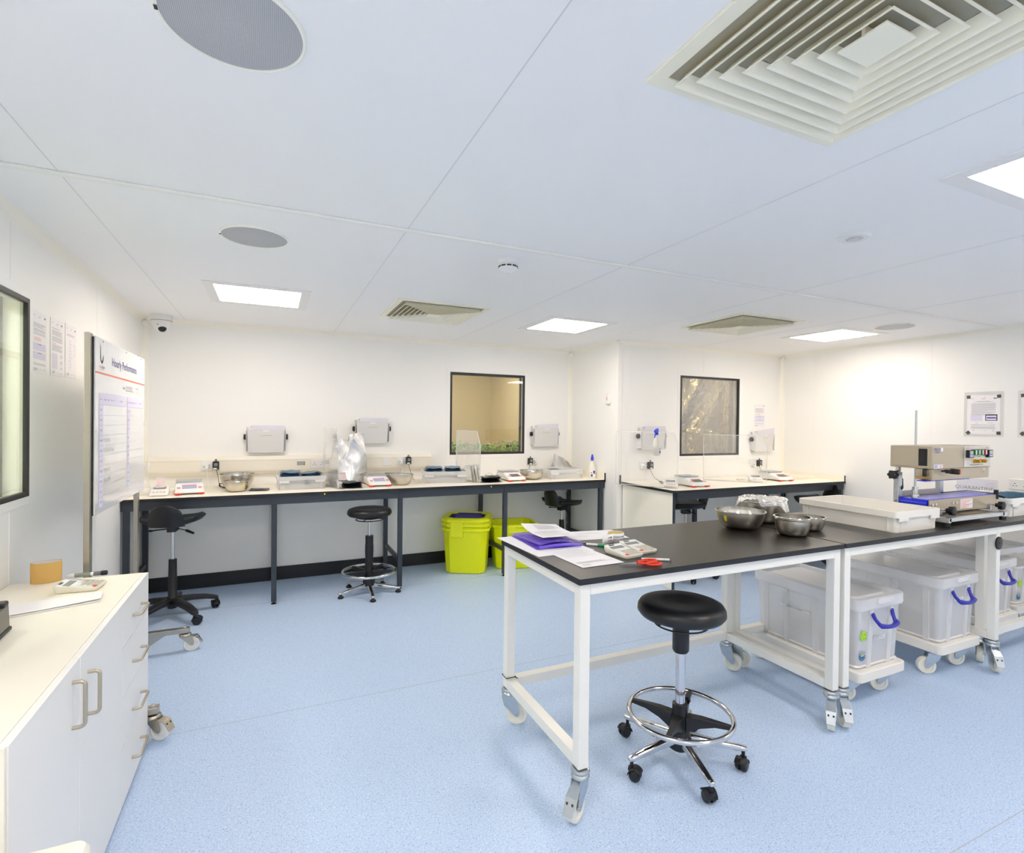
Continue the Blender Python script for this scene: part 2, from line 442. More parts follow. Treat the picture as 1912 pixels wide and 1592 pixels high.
# ---- what lies behind the windows
def shell(name, x0, x1, y0, y1, z1, mt, open_side):
    m = MB(); t = .05
    m.box(x0, x1, y0, y1, -.05, 0); m.box(x0, x1, y0, y1, z1, z1 + t)
    if open_side != 'x0': m.box(x0 - t, x0, y0, y1, 0, z1)
    if open_side != 'x1': m.box(x1, x1 + t, y0, y1, 0, z1)
    if open_side != 'y0': m.box(x0, x1, y0 - t, y0, 0, z1)
    if open_side != 'y1': m.box(x0, x1, y1, y1 + t, 0, z1)
    return struct(m.build(name, mt))
shell('wall_growing_room', .9, 3.36, BY + .101, 8.2, 2.6, 'tan_room', 'y0')
shell('wall_plant_room', 3.47, 6.9, NY + .101, 5.95, 2.6, 'plant_room', 'y0')
shell('wall_corridor', -2.6, LX - .101, .8, 7.0, 2.5, 'corridor', 'x1')
# ================================================================ ceiling fittings
def ceiling_light(label, x, y, hw=.26, group=None):
    t = thing('ceiling_light', label, 'ceiling light', (x, y, CH), group=group)
    m = MB()
    o, i = hw + .06, hw
    m.box(-o, o, -o, -i, -.005, 0); m.box(-o, o, i, o, -.005, 0); m.box(-o, -i, -i, i, -.005, 0); m.box(i, o, -i, i, -.005, 0)
    m.build('trim_frame', 'lamp_trim', t, bevel=.001)
    m = MB(); m.box(-i, i, -i, i, -.003, -.001); m.build('diffuser_panel', 'lamp', t)
    return t
L1 = ceiling_light('square lit ceiling panel nearest the white dome camera', -.08, 4.085)
dup(L1, (2.375, 4.045, CH), label='square lit ceiling panel between the two small air diffusers')
dup(L1, (4.87, 3.285, CH), label='square lit ceiling panel beside the round speaker by the far right wall')
dup(L1, (2.43, .735, CH), label='square lit ceiling panel cut off by the edge of the photo, beside the big diffuser')
dup(L1, (-.08, .735, CH), label='added unseen lit ceiling panel almost overhead, beside the nearest round speaker')  # out-of-view panel, added to help light the room
dup(L1, (4.87, .735, CH), label='added unseen lit ceiling panel near the right wall, third of the near row')  # another panel added outside the view for more room light
for _x, _w in ((-.08, 'left wall'), (2.43, 'room centre')):  # extra panels added behind the camera as fill light
    dup(L1, (_x, -1.45, CH), label='added ceiling fill panel behind the camera, farthest from the benches, by the ' + _w)

def air_diffuser(label, x, y, hw):
    t = thing('air_diffuser', label, 'air vent', (x, y, CH))
    m = MB(); o, i = hw, hw - .04
    for a in ((-o, o, -o, -i), (-o, o, i, o), (-o, -i, -i, i), (i, o, -i, i)): m.box(*a, -.008, 0)
    m.build('flange', 'diffuser', t, bevel=.002)
    m = MB(); m.box(-i, i, -i, i, -.004, -.0035)
    m.build('backing_mesh', 'plenum', t)
    n = 7; step = (i - .055) / n
    for k in range(n):                                # louvre rings: blades that lean outwards as they come down
        a1 = i - .004 - k * step; a0 = a1 - step * .75; th = .0022
        m = MB()
        def sq(a, z): return [(-a, -a, z), (a, -a, z), (a, a, z), (-a, a, z)]
        zb, zt = -.030, -.006
        m.loft([sq(a0, zt), sq(a1 - .012, zb + .003), sq(a1 - .006, zb), sq(a1 - .006, zb - th), sq(a1 - .013, zb), sq(a0 - th, zt), sq(a0, zt)], cap0=False, cap1=False)
        m.build('louvre', 'diffuser', t)
    m = MB(); m.box(-.052, .052, -.052, .052, -.032, -.028); m.box(-.045, .045, -.004, .004, -.028, -.004); m.build('centre_plate', 'diffuser', t)
    return t
D1 = air_diffuser('large square louvred air diffuser nearest the camera in the ceiling', 1.198, .72, .35)
dup(D1, (1.155, 4.02, CH), label='square louvred air diffuser in the ceiling between smoke detector and back wall')
dup(D1, (3.63, 3.27, CH), label='square louvred air diffuser in the ceiling in front of the foil-duct window')

def ceiling_speaker(label, x, y):
    t = thing('ceiling_speaker', label, 'speaker', (x, y, CH))
    m = MB(); m.lathe([(.150, 0), (.150, -.004), (.146, -.007), (.141, -.006), (.141, 0)], seg=64, closed=True); m.build('rim', 'cove', t, smooth=40)
    m = MB(); m.lathe([(.141, -.004), (.0005, -.0045)], seg=64); m.build('grille', 'speaker_grille', t)
    m = MB(); m.box(-.148, -.141, -.004, .010, -.0078, -.0068); m.build('clip', 'dark_ink', t)
    return t
def grille_material():
    m = mat('speaker_grille', 'bdbec1', .55, .3); nt = m.node_tree; b = nt.nodes['Principled BSDF']
    tc = nt.nodes.new('ShaderNodeTexCoord'); v = nt.nodes.new('ShaderNodeTexVoronoi'); v.inputs['Scale'].default_value = 260; v.inputs['Randomness'].default_value = .1
    nt.links.new(tc.outputs['Object'], v.inputs['Vector'])
    r = nt.nodes.new('ShaderNodeValToRGB'); r.color_ramp.elements[0].position = .25; r.color_ramp.elements[1].position = .45
    r.color_ramp.elements[0].color = hexc('9b9ca1'); r.color_ramp.elements[1].color = hexc('c9cacd')
    nt.links.new(v.outputs['Distance'], r.inputs[0]); nt.links.new(r.outputs[0], b.inputs['Base Color'])
grille_material()
P1 = ceiling_speaker('round white ceiling speaker nearest the camera, cut off by the frame', -.08, 1.31)
dup(P1, (-.075, 2.77, CH), label='round ceiling speaker between the ceiling strip and the dome camera')
dup(P1, (4.87, 2.74, CH), label='small looking round ceiling speaker close to the right wall', rotz=1.2)

t = thing('smoke_detector', 'white smoke detector hanging from the ceiling beside the joint strip', 'smoke detector', (1.143, 2.56, CH))
m = MB(); m.lathe([(.053, 0), (.053, -.012), (.048, -.02), (.0005, -.02)], seg=40); m.build('base', 'white_plastic', t, smooth=35)
m = MB(); m.lathe([(.046, -.02), (.05, -.028), (.05, -.044), (.042, -.052), (.02, -.06), (.012, -.068), (.0005, -.069)], seg=40); m.build('cap', 'white_plastic', t, smooth=35)
m = MB()
for k in range(10):
    a = 2 * math.pi * k / 10; m.T = Matrix.Rotation(a, 4, 'Z'); m.box(.047, .0512, -.012, .012, -.041, -.033)
m.build('vent_slot', 'dark_ink', t)
t = thing('ceiling_sensor', 'small round white sensor flush in the ceiling below the large diffuser', 'sensor', (2.408, 1.53, CH))
m = MB(); m.lathe([(.066, 0), (.066, -.006), (.058, -.012), (.035, -.012), (.03, -.006), (.0005, -.006)], seg=40); m.build('ring', 'white_plastic', t, smooth=35)
m = MB(); m.lathe([(.022, -.006), (.024, -.016), (.012, -.022), (.0005, -.022)], seg=24); m.build('lens', 'holder_grey', t, smooth=35)

t = thing('dome_camera', 'white dome security camera at the ceiling in the corner above the whiteboard', 'security camera', (-.835, 5.2, CH))
m = MB(); m.lathe([(.075, 0), (.077, -.01), (.075, -.052), (.068, -.058), (.0005, -.058)], seg=40); m.build('housing', 'white_plastic', t, smooth=35)
m = MB(); m.lathe([(.066, -.058), (.066, -.075), (.058, -.1), (.042, -.12), (.03, -.13), (.0005, -.132)], seg=40); m.build('shroud', 'white_plastic', t, smooth=45)
m = MB(); m.ball((.01, -.025, -.112), .032, seg=20); m.build('lens', 'eye_black', t, smooth=60)
m = MB(); m.box(-.02, -.012, -.061, -.055, -.09, -.08); m.build('screw', 'dark_ink', t)
m = MB(); m.lathe([(.0775, -.048), (.0775, -.051)], seg=40); m.build('seam_line', 'dark_ink', t)

# ================================================================ things on the walls
def notice_sheet(label, loc, rot, w, h, style, group=None, extra_rot=0):
    t = thing('paper_notice', label, 'notice', loc, rot=rot, group=group)
    m = MB(); m.box(-w / 2, w / 2, -h / 2, h / 2, 0, .0008)
    z = .0012
    def lines(x0, x1, y0, n, dy, hgt=.0016, mi=1, rag=.35):
        for k in range(n):
            e = x1 - (x1 - x0) * rnd.random() * rag * (1 if k % 3 == 2 else .15)
            m.quad(x0, e, y0 - k * dy - hgt, y0 - k * dy, z, mi)
    m.text('COPY', .0, h * .405, h * .034, 2, z=z, sx=1.0)
    m.quad(-w * .42, -w * .28, h * .415, h * .42, z, 1)
    m.quad(.3 * w, .40 * w, h * .40, h * .43, z, 1)
    m.quad(.03 * w, .06 * w, h * .445, h * .452, z, 1)
    if style == 0:
        lines(-w * .4, w * .4, h * .30, 4, .0055); lines(-w * .4, w * .4, h * .21, 3, .0055); lines(-w * .4, w * .4, h * .145, 2, .0055)
        for k in range(3): m.quad(-w * .34, w * .1, h * (.065 - .02 * k), h * (.07 - .02 * k), z, 2)
        for yy in (-.02, -.16):
            m.quad(-w * .42, w * .42, h * (yy - .12), h * yy, z, 4)
            for k in range(6): m.quad(-w * .42, w * .42, h * (yy - .02 * k) - .0006, h * (yy - .02 * k), z + .0002, 1)
            m.quad(-w * .1, w * .12, h * (yy - .02), h * (yy - .01), z + .0002, 1)
        lines(-w * .4, w * .4, -h * .34, 2, .006); lines(-w * .4, -w * .1, -h * .42, 3, .005); lines(0, w * .1, -h * .43, 1, .005); lines(.25 * w, w * .38, -h * .43, 1, .005)
    elif style == 1:
        lines(-w * .4, w * .2, h * .33, 1, .006, .002); lines(-w * .4, w * .42, h * .29, 5, .0055); lines(-w * .4, w * .42, h * .18, 5, .0055)
        lines(-w * .4, -w * .1, h * .07, 1, .006, .002, 2); lines(-w * .4, w * .42, h * .04, 6, .0055)
        for k in range(12): m.quad(-w * .42, w * (.02 + .05 * rnd.random()), -h * (.12 + .022 * k) - .0012, -h * (.12 + .022 * k), z, 3)
        for k in range(12):
            if k % 5 < 3: m.quad(w * .22, w * .42, -h * (.12 + .022 * k) - .0012, -h * (.12 + .022 * k), z, 3)
        lines(-w * .4, -w * .15, -h * .42, 3, .005); lines(0, w * .12, -h * .44, 1, .005); lines(.25 * w, w * .38, -h * .44, 1, .005)
    elif style == 2:
        lines(-w * .4, w * .3, h * .31, 2, .006)
        for k in range(9):
            yy = h * (.2 - .062 * k); xx = w * (-.1 + .06 * (k % 2)); hw = w * (.1 + .05 * ((k * 3) % 4) / 3)
            for q in (0, .02): m.quad(xx - hw, xx + hw, yy - h * q - .0006, yy - h * q, z, 1)
            m.quad(xx - .0005, xx + .0005, yy - h * .06, yy - .02 * h, z, 1)
        m.quad(w * .22, w * .34, h * .135, h * .14, z, 2); m.quad(w * .33, w * .34, -h * .06, h * .14, z, 2); m.quad(w * .22, w * .34, -h * .065, -h * .06, z, 2)
        lines(-w * .4, -w * .15, -h * .42, 3, .005); lines(0, w * .12, -h * .44, 1, .005); lines(.25 * w, w * .38, -h * .44, 1, .005)
    else:
        lines(-w * .2, w * .2, h * .345, 1, .006, .002); lines(-w * .3, w * .3, h * .33, 1, .006)
        yy = .29
        for k in range(6):
            m.quad(-w * .40, -w * .39, h * (yy + .004) - .001, h * (yy + .004), z, 1)
            lines(-w * .37, w * .38, h * yy, 3, .0062); yy -= .052
        m.quad(-w * .39, -w * .03, -h * .155, -h * .0, z, 4)
        for a in range(7):
            for b_ in range(5): m.quad(-w * (.37 - .05 * a), -w * (.355 - .05 * a), -h * (.012 + .031 * b_) - .002, -h * (.012 + .031 * b_), z + .0002, 3)
        m.quad(w * .06, w * .42, -h * .15, h * .01, z, 5)
        m.quad(w * .085, w * .39, -h * .135, -h * .02, z + .0002, 4); m.quad(w * .11, w * .38, -h * .095, -h * .06, z + .0004, 6)
        lines(-w * .25, -w * .15, -h * .205, 1, .006); lines(w * .12, w * .3, -h * .205, 1, .006)
        lines(-w * .37, w * .38, -h * .25, 2, .006); lines(-w * .37, w * .38, -h * .3, 4, .006)
        lines(-w * .32, -w * .26, -h * .39, 2, .005); lines(-w * .04, 0, -h * .39, 1, .005); lines(w * .03, w * .1, -h * .4, 1, .005); lines(w * .27, w * .33, -h * .39, 2, .005)
    m.build('sheet', ['paper', 'ink', 'red', 'ink_blue', 'lilac', 'dark_ink', 'ink_violet'], t)
    return t
notice_sheet('white paper notice with tables taped beside the left window frame', (LX + .001, 3.195, 1.855), LEFTW, .178, .292, 0)
notice_sheet('white paper notice with blue lower text, middle of the three by the whiteboard', (LX + .001, 3.42, 1.858), LEFTW, .176, .290, 1)
notice_sheet('white paper notice with a flow chart nearest the whiteboard', (LX + .001, 3.625, 1.863), LEFTW, .174, .288, 2)
notice_sheet('small white paper notice on the wall right of the foil-duct window', (5.30, NY - .001, 1.62), BACK, .185, .275, 0)
def taped_notice(label, y, z, w, h, tilt):
    t = notice_sheet(label, (RX - .001, y, z), RIGHTW, w, h, 3)
    m = MB(); m.box(-w / 2 - .025, w / 2 + .025, -h / 2 - .02, h / 2 + .03, -.0004, 0); m.build('plastic_sleeve', 'acrylic', t)
    for (sx, sy, a) in ((-1, 1, 6), (1, 1, 10), (-1, -1, 40), (1, -1, 5)):
        m = MB(); m.T = Matrix.Translation((sx * w * .46, sy * h * .46, .0022)) @ Matrix.Rotation(R(a), 4, 'Z'); m.box(-.014, .014, -.014, .014, 0, .0008); m.build('tape_square', 'mesh_dark', t)
    return t
taped_notice('paper notice with two pictures in a plastic sleeve above the sealing machine', 2.46, 1.615, .235, .345, 0)
taped_notice('paper notice at the photo edge, right of the notice with two pictures', 2.085, 1.615, .235, .345, 0)

def document_holder(label, x, y, z, tilt_paper=0, spread=0):
    t = thing('document_holder', label, 'document holder', (x, y, z), rot=(0, 0, 0))
    w = .33; h = .2
    m = MB()
    m.box(-.165, .165, -.012, 0, -.10, .12)                                        # back plate
    for sx in (-1, 1): m.box(sx * .165 - .002, sx * .165 + .002, -.07, 0, -.10, .085)
    m.build('back_plate', 'holder_grey', t, bevel=.002)
    m = MB()
    m.loft([[(-.155, -.075, .095), (.155, -.075, .095), (.155, -.071, .095), (-.155, -.071, .095)], [(-.15, -.05, -.115), (.15, -.05, -.115), (.15, -.046, -.115), (-.15, -.046, -.115)]])
    m.box(-.15, .15, -.05, 0, -.115, -.111)
    o = m.build('front_pocket', 'holder_grey', t, bevel=.002)
    m = MB(); m.T = Matrix.Translation((0, -.0765, .085)) @ Matrix.Rotation(R(90), 4, 'X'); m.box(-.025, .025, -.004, .006, 0, .001); m.build('label_strip', 'paper', t)
    m = MB(); m.T = Matrix.Translation((0, -.0695, .045)) @ Matrix.Rotation(R(96.8), 4, 'X')
    m.tube([(-.045 + .013 * math.cos(a), .009 * math.sin(a), .001) for a in [R(-140 + 28 * i) for i in range(11)]], .0011, 6); m.quad(-.024, .05, -.003, .003, .0012)
    m.build('logo', 'logo_tan', t)
    for sx in (-1, 1):
        m = MB(); m.lathe([(.026, 0), (.026, .016), (.02, .02), (.0005, .02)], seg=24, cap0=True)
        m.build('side_knob', 'black_plastic', t, smooth=40, loc=(sx * .167, -.03, .03), rot=(0, R(90 * sx), 0))
    for k in range(3):
        m = MB(); dx = .012 * k - .01 + spread * (k - 1) * .01; lean = -.028 - .012 * k
        m.loft([[(-.14 + dx, -.045, -.105), (.14 + dx, -.045, -.105), (.14 + dx, -.042, -.105), (-.14 + dx, -.042, -.105)],
                [(-.138 + dx, lean - .004, .12 + .008 * k), (.142 + dx, lean - .004, .12 + .008 * k + tilt_paper), (.142 + dx, lean - .001, .12 + .008 * k + tilt_paper), (-.138 + dx, lean - .001, .12 + .008 * k)]])
        if k == 1:
            for q in range(16): m.box(-.13 + .0165 * q, -.122 + .0165 * q, lean - .0058, lean - .0044, .115, .124, 1)
        m.build('paper_sheet', ['paper_lilac' if k == 2 else 'paper', 'ink'], t)
    return t
H1 = document_holder('grey wall document holder above the socket trunking, nearest the whiteboard', -.04, BY, 1.315)
document_holder('grey wall document holder partly behind the silver foil bag', .92, BY, 1.395, .004)
document_holder('grey wall document holder between the plant window and the return wall', 2.885, BY, 1.345, .012, 1)
document_holder('grey wall document holder behind the hanging spray bottle', 3.665, NY, 1.345, 0, 1)
document_holder('grey wall document holder right of the foil-duct window with papers sticking out', 5.315, NY, 1.305, .03, 2)

t = thing('wall_dispenser', 'small white box fixed high on the return wall between benches', 'wall box', (SX, 4.62, 1.765))
m = MB(); m.box(-.03, 0, -.03, .03, -.055, .055); m.build('housing', 'white_plastic', t, bevel=.005)
m = MB(); m.box(-.0312, -.03, -.004, .004, -.016, .016); m.build('print', 'red_ink', t)

t = thing('cable_trunking', 'cream plastic socket trunking along the back wall above the long bench', 'cable trunking', (0, BY, 1.005))
m = MB(); m.prism([(0, 0), (0, .165), (-.03, .165), (-.052, .135), (-.052, .03), (-.03, 0)], LX + .05, 1.53)
for i, p in enumerate(m.v): m.v[i] = (p[2], p[0], p[1])
m.build('channel', 'trunking', t, bevel=.003)
for z in (.04, .125):
    m = MB(); m.box(LX + .06, 1.525, -.0535, -.052, z - .0015, z + .0015); m.build('groove', 'seam_shade', t)

def socket_plate(label, x, y, z, w=.146, holes=True):
    t = thing('socket_plate', label, 'socket', (x, y, z))
    m = MB(); m.box(-w / 2, w / 2, -.009, 0, -.043, .043); m.build('faceplate', 'white_plastic', t, bevel=.003)
    if holes:
        m = MB()
        for cx in (-.035, .035) if w > .1 else (0,):
            for dx, dz, a, b_ in ((0, .008, .0025, .005), (-.011, -.012, .004, .0025), (.011, -.012, .004, .0025)):
                m.box(cx + dx - a, cx + dx + a, -.0096, -.0088, dz - b_, dz + b_)
        m.build('pin_holes', 'dark_ink', t)
    for sx in (-1, 1):
        m = MB(); m.cyl((sx * (w / 2 - .012), -.0098, 0), (sx * (w / 2 - .012), -.0085, 0), .003, 10); m.build('screw', 'zinc', t, smooth=40)
    return t
TY = BY - .0522
socket_plate('white double socket in the trunking behind the first balance from the whiteboard', -.485, TY, 1.09)
socket_plate('white double socket in the trunking left of the acrylic screen, nothing plugged in', .415, TY, 1.09)
socket_plate('second empty white double socket, behind the acrylic screen', .575, TY, 1.09)
socket_plate('white blank square plate in the trunking right of the foil bag', 1.07, TY, 1.10, .088, False)
socket_plate('white double socket behind the two bowls on the long bench', 1.235, TY, 1.10)
socket_plate('white double socket below the third document holder on the back wall', 2.73, BY, 1.06)
socket_plate('white double socket below the document holder with the hanging spray bottle', 3.60, NY, 1.06)
socket_plate('white double socket below the document holder with papers sticking out', 5.22, NY, 1.06)
_s = socket_plate('white double socket on the right wall beside the quarantine sign', RX, 2.20, 1.03); _s.rotation_euler = (0, 0, R(-90))
t = thing('warning_label', 'small grey printed label on the trunking left of the empty sockets', 'label', (.262, TY, 1.095))
m = MB(); m.box(-.035, .035, -.001, 0, -.018, .018)
for k in range(4): m.box(-.03, .03 - .008 * (k % 2), -.0014, -.001, .01 - .008 * k, .012 - .008 * k, 1)
m.build('print', ['lcd', 'paper'], t)

def power_adapter(label, x, y, z, cord, mirror=1):
    t = thing('power_adapter', label, 'power adapter', (x, y, z))
    m = MB(); m.box(-.025, .025, -.05, 0, -.04, .035); m.build('body', 'black_plastic', t, bevel=.008, seg=3)
    m = MB(); m.box(-.02, .006, -.0512, -.05, -.036, -.022); m.box(.006, .014, -.0512, -.05, -.036, -.022, 1)
    for k in range(3): m.box(-.014, .014, -.0508, -.05, -.006 + .01 * k, -.003 + .01 * k)
    m.build('rating_label', ['paper', 'green_tag'], t)
    m = MB(); m.tube([(-.006, -.025, .035), (-.006, -.025, .05), (.002, -.025, .054), (.006, -.025, .035)], .0035, 8); m.build('strain_loop', 'black_plastic', t, smooth=50)
    m = MB(); m.tube(cord, .0022, 8); m.build('cord', 'black_plastic', t, smooth=60)
    return t
def mains_plug(label, x, y, z, cord):
    t = thing('mains_plug', label, 'plug', (x, y, z))
    m = MB(); m.loft([ring(rrect(-.024, .024, -.024, .024, .008), 0), ring(rrect(-.024, .024, -.024, .024, .008), .012), ring(rrect(-.018, .018, -.02, .018, .008), .03)])
    o = m.build('plug_body', 'white_plastic', t, smooth=40); o.rotation_euler = (R(90), 0, 0)
    m = MB(); m.box(-.018, -.01, -.031, -.0295, -.008, .004); m.build('green_sticker', 'green_tag', t)
    m = MB(); m.tube(cord, [.0065] + [.0035] * (len(cord) - 1), 8); m.build('cord', 'white_plastic', t, smooth=60)
    return t
def drop(z, y, dx, n=10, bench=.905):
    """a cord that falls from a plug at height z to the bench"""
    h = z - bench - .006; out = []
    for i in range(n + 1):
        s_ = i / n; out.append((dx * (s_ ** 1.5) + .006 * math.sin(5 * s_), -.022 + y * s_ ** 2, -.03 - (h - .03) * (1 - (1 - s_) ** 1.3)))
    return out
for x, y, z, who in ((-.515, TY - .0095, 1.085, 'first balance from the whiteboard'), (1.205, TY - .0095, 1.095, 'two bowls on the long bench'), (3.575, NY - .0095, 1.055, 'hanging spray bottle'), (5.195, NY - .0095, 1.045, 'document holder with loose papers')):
    mains_plug('white mains plug and cord behind the ' + who, x, y, z, drop(z, -.06, .03))
    power_adapter('black power adapter plugged in behind the ' + who, x + .075, y, z + .012, drop(z + .012, -.09, .05))
power_adapter('black power adapter below the third document holder on the back wall', 2.70, BY - .0095, 1.065, drop(1.065, -.2, -.16))
mains_plug('white plug beside the black adapter, near the crate by the return wall', 2.775, BY - .0095, 1.055, [(0, -.022, -.03), (0, -.022, -.05), (.002, -.02, -.06)])
# ================================================================ cabinet on the left and what lies on it
CX = -.507
def bow_handle(m, p, out, along, length, proj=.03, r=.0055):
    """D handle: p centre on the face, out = outward unit, along = unit along the bar"""
    p = Vector(p); o = Vector(out); a = Vector(along); c = .012; pts = []
    pts.append(p - a * length / 2)
    for i in range(6):
        t = R(90 * i / 5); pts.append(p - a * (length / 2 - c + c * math.cos(t)) + o * (proj - c + c * math.sin(t)))
    for i in range(6):
        t = R(90 - 90 * i / 5); pts.append(p + a * (length / 2 - c + c * math.cos(t)) + o * (proj - c + c * math.sin(t)))
    pts.append(p + a * length / 2)
    m.tube(pts, r, 10)
Y0, YD, YW, Y1 = 1.452, 1.935, 2.418, 2.885; CZ = .797
t = thing('storage_cabinet', 'white floor cabinet with two doors and four drawers under the left window', 'cabinet', (0, 0, 0))
m = MB(); m.box(LX + .005, CX - .02, Y0 + .012, Y1, .07, CZ - .03); m.box(LX + .05, CX - .07, Y0 + .02, Y1 - .02, 0, .07); m.build('carcass', 'cabinet', t)
m = MB(); m.box(LX + .005, CX - .021, Y0 + .012, YW - .01, CZ - .03, CZ - .001); m.box(LX + .005, CX - .021, YW - .009, Y1, CZ - .03, CZ - .001); m.build('worktop', 'cream', t, bevel=.0015)
m = MB(); m.box(LX + .005, CX - .002, Y0, Y0 + .011, 0.0, CZ + .001); m.build('end_panel', 'cream', t, bevel=.001)
def front(name, a, b, z0, z1, hy, hz, along, ln):
    m = MB(); m.box(CX - .02, CX, a + .0015, b - .0015, z0 + .0015, z1 - .0015); d = m.build(name, 'cabinet', t, bevel=.0015)
    m = MB(); bow_handle(m, (CX, hy, hz), (1, 0, 0), along, ln); m.build('handle', 'brushed', d, smooth=50)
front('door', Y0 + .012, YD, .012, CZ, YD - .07, .685, (0, 0, 1), .13)
front('door', YD, YW, .012, CZ, YD + .07, .655, (0, 0, 1), .13)
for z0, z1, hz in ((.622, CZ, .70), (.428, .622, .512), (.238, .428, .315), (.012, .238, .118)):
    front('drawer', YW, Y1, z0, z1, 2.655, hz, (0, 1, 0), .15)

t = thing('tape_core', 'empty brown cardboard tape core standing oval on the left cabinet', 'cardboard ring', (-.872, 2.875, CZ), .25)
m = MB(); prof = [(.052, 0), (.052, .086), (.049, .086), (.049, 0)]; m.lathe(prof, seg=48, sx=1.0, sy=.62, closed=True); m.build('cardboard_ring', 'cardboard', t, smooth=40)
m = MB(); m.lathe([(.0488, .001), (.0488, .0855)], seg=48, sx=1, sy=.615); m.build('inner_lining', 'paper_grey', t, smooth=40)
t = thing('marker_pen', 'whiteboard marker with black cap lying near the back of the left cabinet', 'marker pen', (-.737, 2.903, CZ + .009), .03)
m = MB(); m.tube([(-.07, 0, 0), (-.063, 0, 0), (-.062, 0, 0), (.03, 0, 0)], [.0055, .007, .0085, .0085], 16); m.build('barrel', 'white_plastic', t, smooth=40)
m = MB(); m.tube([(-.045, 0, 0), (.012, 0, 0)], .0087, 16)
m.build('printed_wrap', 'lcd', t, smooth=40)
m = MB(); m.tube([(.022, 0, 0), (.05, 0, 0)], .0092, 16); m.build('collar', 'lcd_dark', t, smooth=40)
m = MB(); m.tube([(.048, 0, 0), (.052, 0, 0), (.068, 0, 0), (.072, 0, 0)], [.0095, .011, .011, .008], 16); m.build('cap', 'black_plastic', t, smooth=40)

def calculator(label, loc, rotz, deep=False):
    """desk calculator: x across 0.11, y deep 0.15; back edge higher"""
    t = thing('calculator', label, 'calculator', loc, rotz)
    w, d, h0, h1 = .108, .150, .016, .034
    def top(y): return h0 + (h1 - h0) * ((y + d / 2) / d) ** 2
    o = rrect(-w / 2, w / 2, -d / 2, d / 2, .014); i = rrect(-w / 2 + .004, w / 2 - .004, -d / 2 + .004, d / 2 - .004, .012)
    m = MB(); m.loft([ring(rrect(-w / 2 + .006, w / 2 - .006, -d / 2 + .006, d / 2 - .006, .01), 0), [(x, y, top(y) * .55) for x, y in o], [(x, y, top(y) - .002) for x, y in o], [(x, y, top(y) - .0005) for x, y in i]], cap1=False)
    m.build('case', 'ivory_plastic', t, smooth=45)
    m = MB(); m.grid(1, 10, lambda u, v: (-w / 2 + .0045 + u * (w - .009), -d / 2 + .006 + v * (d - .012), top(-d / 2 + .006 + v * (d - .012)) - .0003)); m.build('face_plate', 'white_plastic', t, smooth=60)
    def pad(m, x0, x1, y0, y1, rise, mi=0):
        m.add([(x0, y0, top(y0)), (x1, y0, top(y0)), (x1, y1, top(y1)), (x0, y1, top(y1)), (x0 + .0005, y0 + .0005, top(y0) + rise), (x1 - .0005, y0 + .0005, top(y0) + rise), (x1 - .0005, y1 - .0005, top(y1) + rise), (x0 + .0005, y1 - .0005, top(y1) + rise)],
              [(4, 5, 6, 7), (0, 1, 5, 4), (1, 2, 6, 5), (2, 3, 7, 6), (3, 0, 4, 7)], mi)
    m = MB(); pad(m, -.042, .036, .024, .048, .0006); m.build('display', 'lcd', t)
    m = MB(); pad(m, -.03, .002, .056, .066, .0006); m.build('solar_cell', 'mesh_dark', t)
    for r_ in range(5):
        for c in range(5):
            x = -.044 + c * .0178; y = -.066 + r_ * .0165
            if r_ == 4 and c == 2: continue
            m = MB(); pad(m, x, x + .0145, y, y + .012, .0028); m.build('key', 'orange_red' if (r_, c) == (0, 0) else 'key_grey' if r_ < 4 and c else 'white_plastic', t)
    return t
calculator('white calculator on folded paper on the left cabinet top', (-.708, 2.70, CZ + .001), R(86))
t = thing('folded_paper', 'folded blank white paper sheet on the left cabinet beside the black sealer', 'paper', (-.685, 2.505, CZ))
m = MB(); m.T = Matrix.Rotation(R(10), 4, 'Z')
m.grid(12, 2, lambda u, v: (-.21 + .30 * u, -.085 + .165 * v + .05 * u * (1 - v), .001 + .006 * max(0, u - .5) * v)); m.grid(12, 2, lambda u, v: (-.21 + .30 * u, -.075 + .155 * v + .05 * u * (1 - v), .004 + .012 * max(0, u - .4) ** 2 + .001)); m.build('sheet', 'paper', t, solid=.0006)

# black impulse heat sealer, mostly outside the photo
t = thing('impulse_sealer', 'black hand heat sealer with raised lever at the left photo edge', 'heat sealer', (-.80, 2.02, CZ), R(4))
m = MB(); m.box(-.04, .04, -.25, .25, 0, .012); m.build('foot', 'black_plastic', t, bevel=.003)
m = MB(); m.prism([(-.036, .012), (.036, .012), (.033, .085), (-.033, .085)], -.245, .245)
for i, p in enumerate(m.v): m.v[i] = (p[0], p[2], p[1])
m.build('body', 'sealer_grey', t, bevel=.003)
m = MB(); m.box(-.034, .034, .2, .245, .082, .1); m.box(-.034, .034, -.245, -.2, .082, .1); m.build('end_cap', 'black_plastic', t, bevel=.006)
m = MB(); m.box(-.02, .02, -.2, .2, .085, .089); m.build('sealing_strip', 'zinc', t)
a0 = Vector((0, -.2, .1)); a1 = Vector((0, .16, .235))
m = MB(); m.bar(a0, a1, .03, .022); m.build('lever_arm', 'black_plastic', t, bevel=.004)
m = MB(); m.cyl((0, .14, .235), (0, .14, .262), .013, 14); m.ball((0, .155, .272), .022, .045, .013, 18); m.build('lever_grip', 'black_plastic', t, smooth=50)

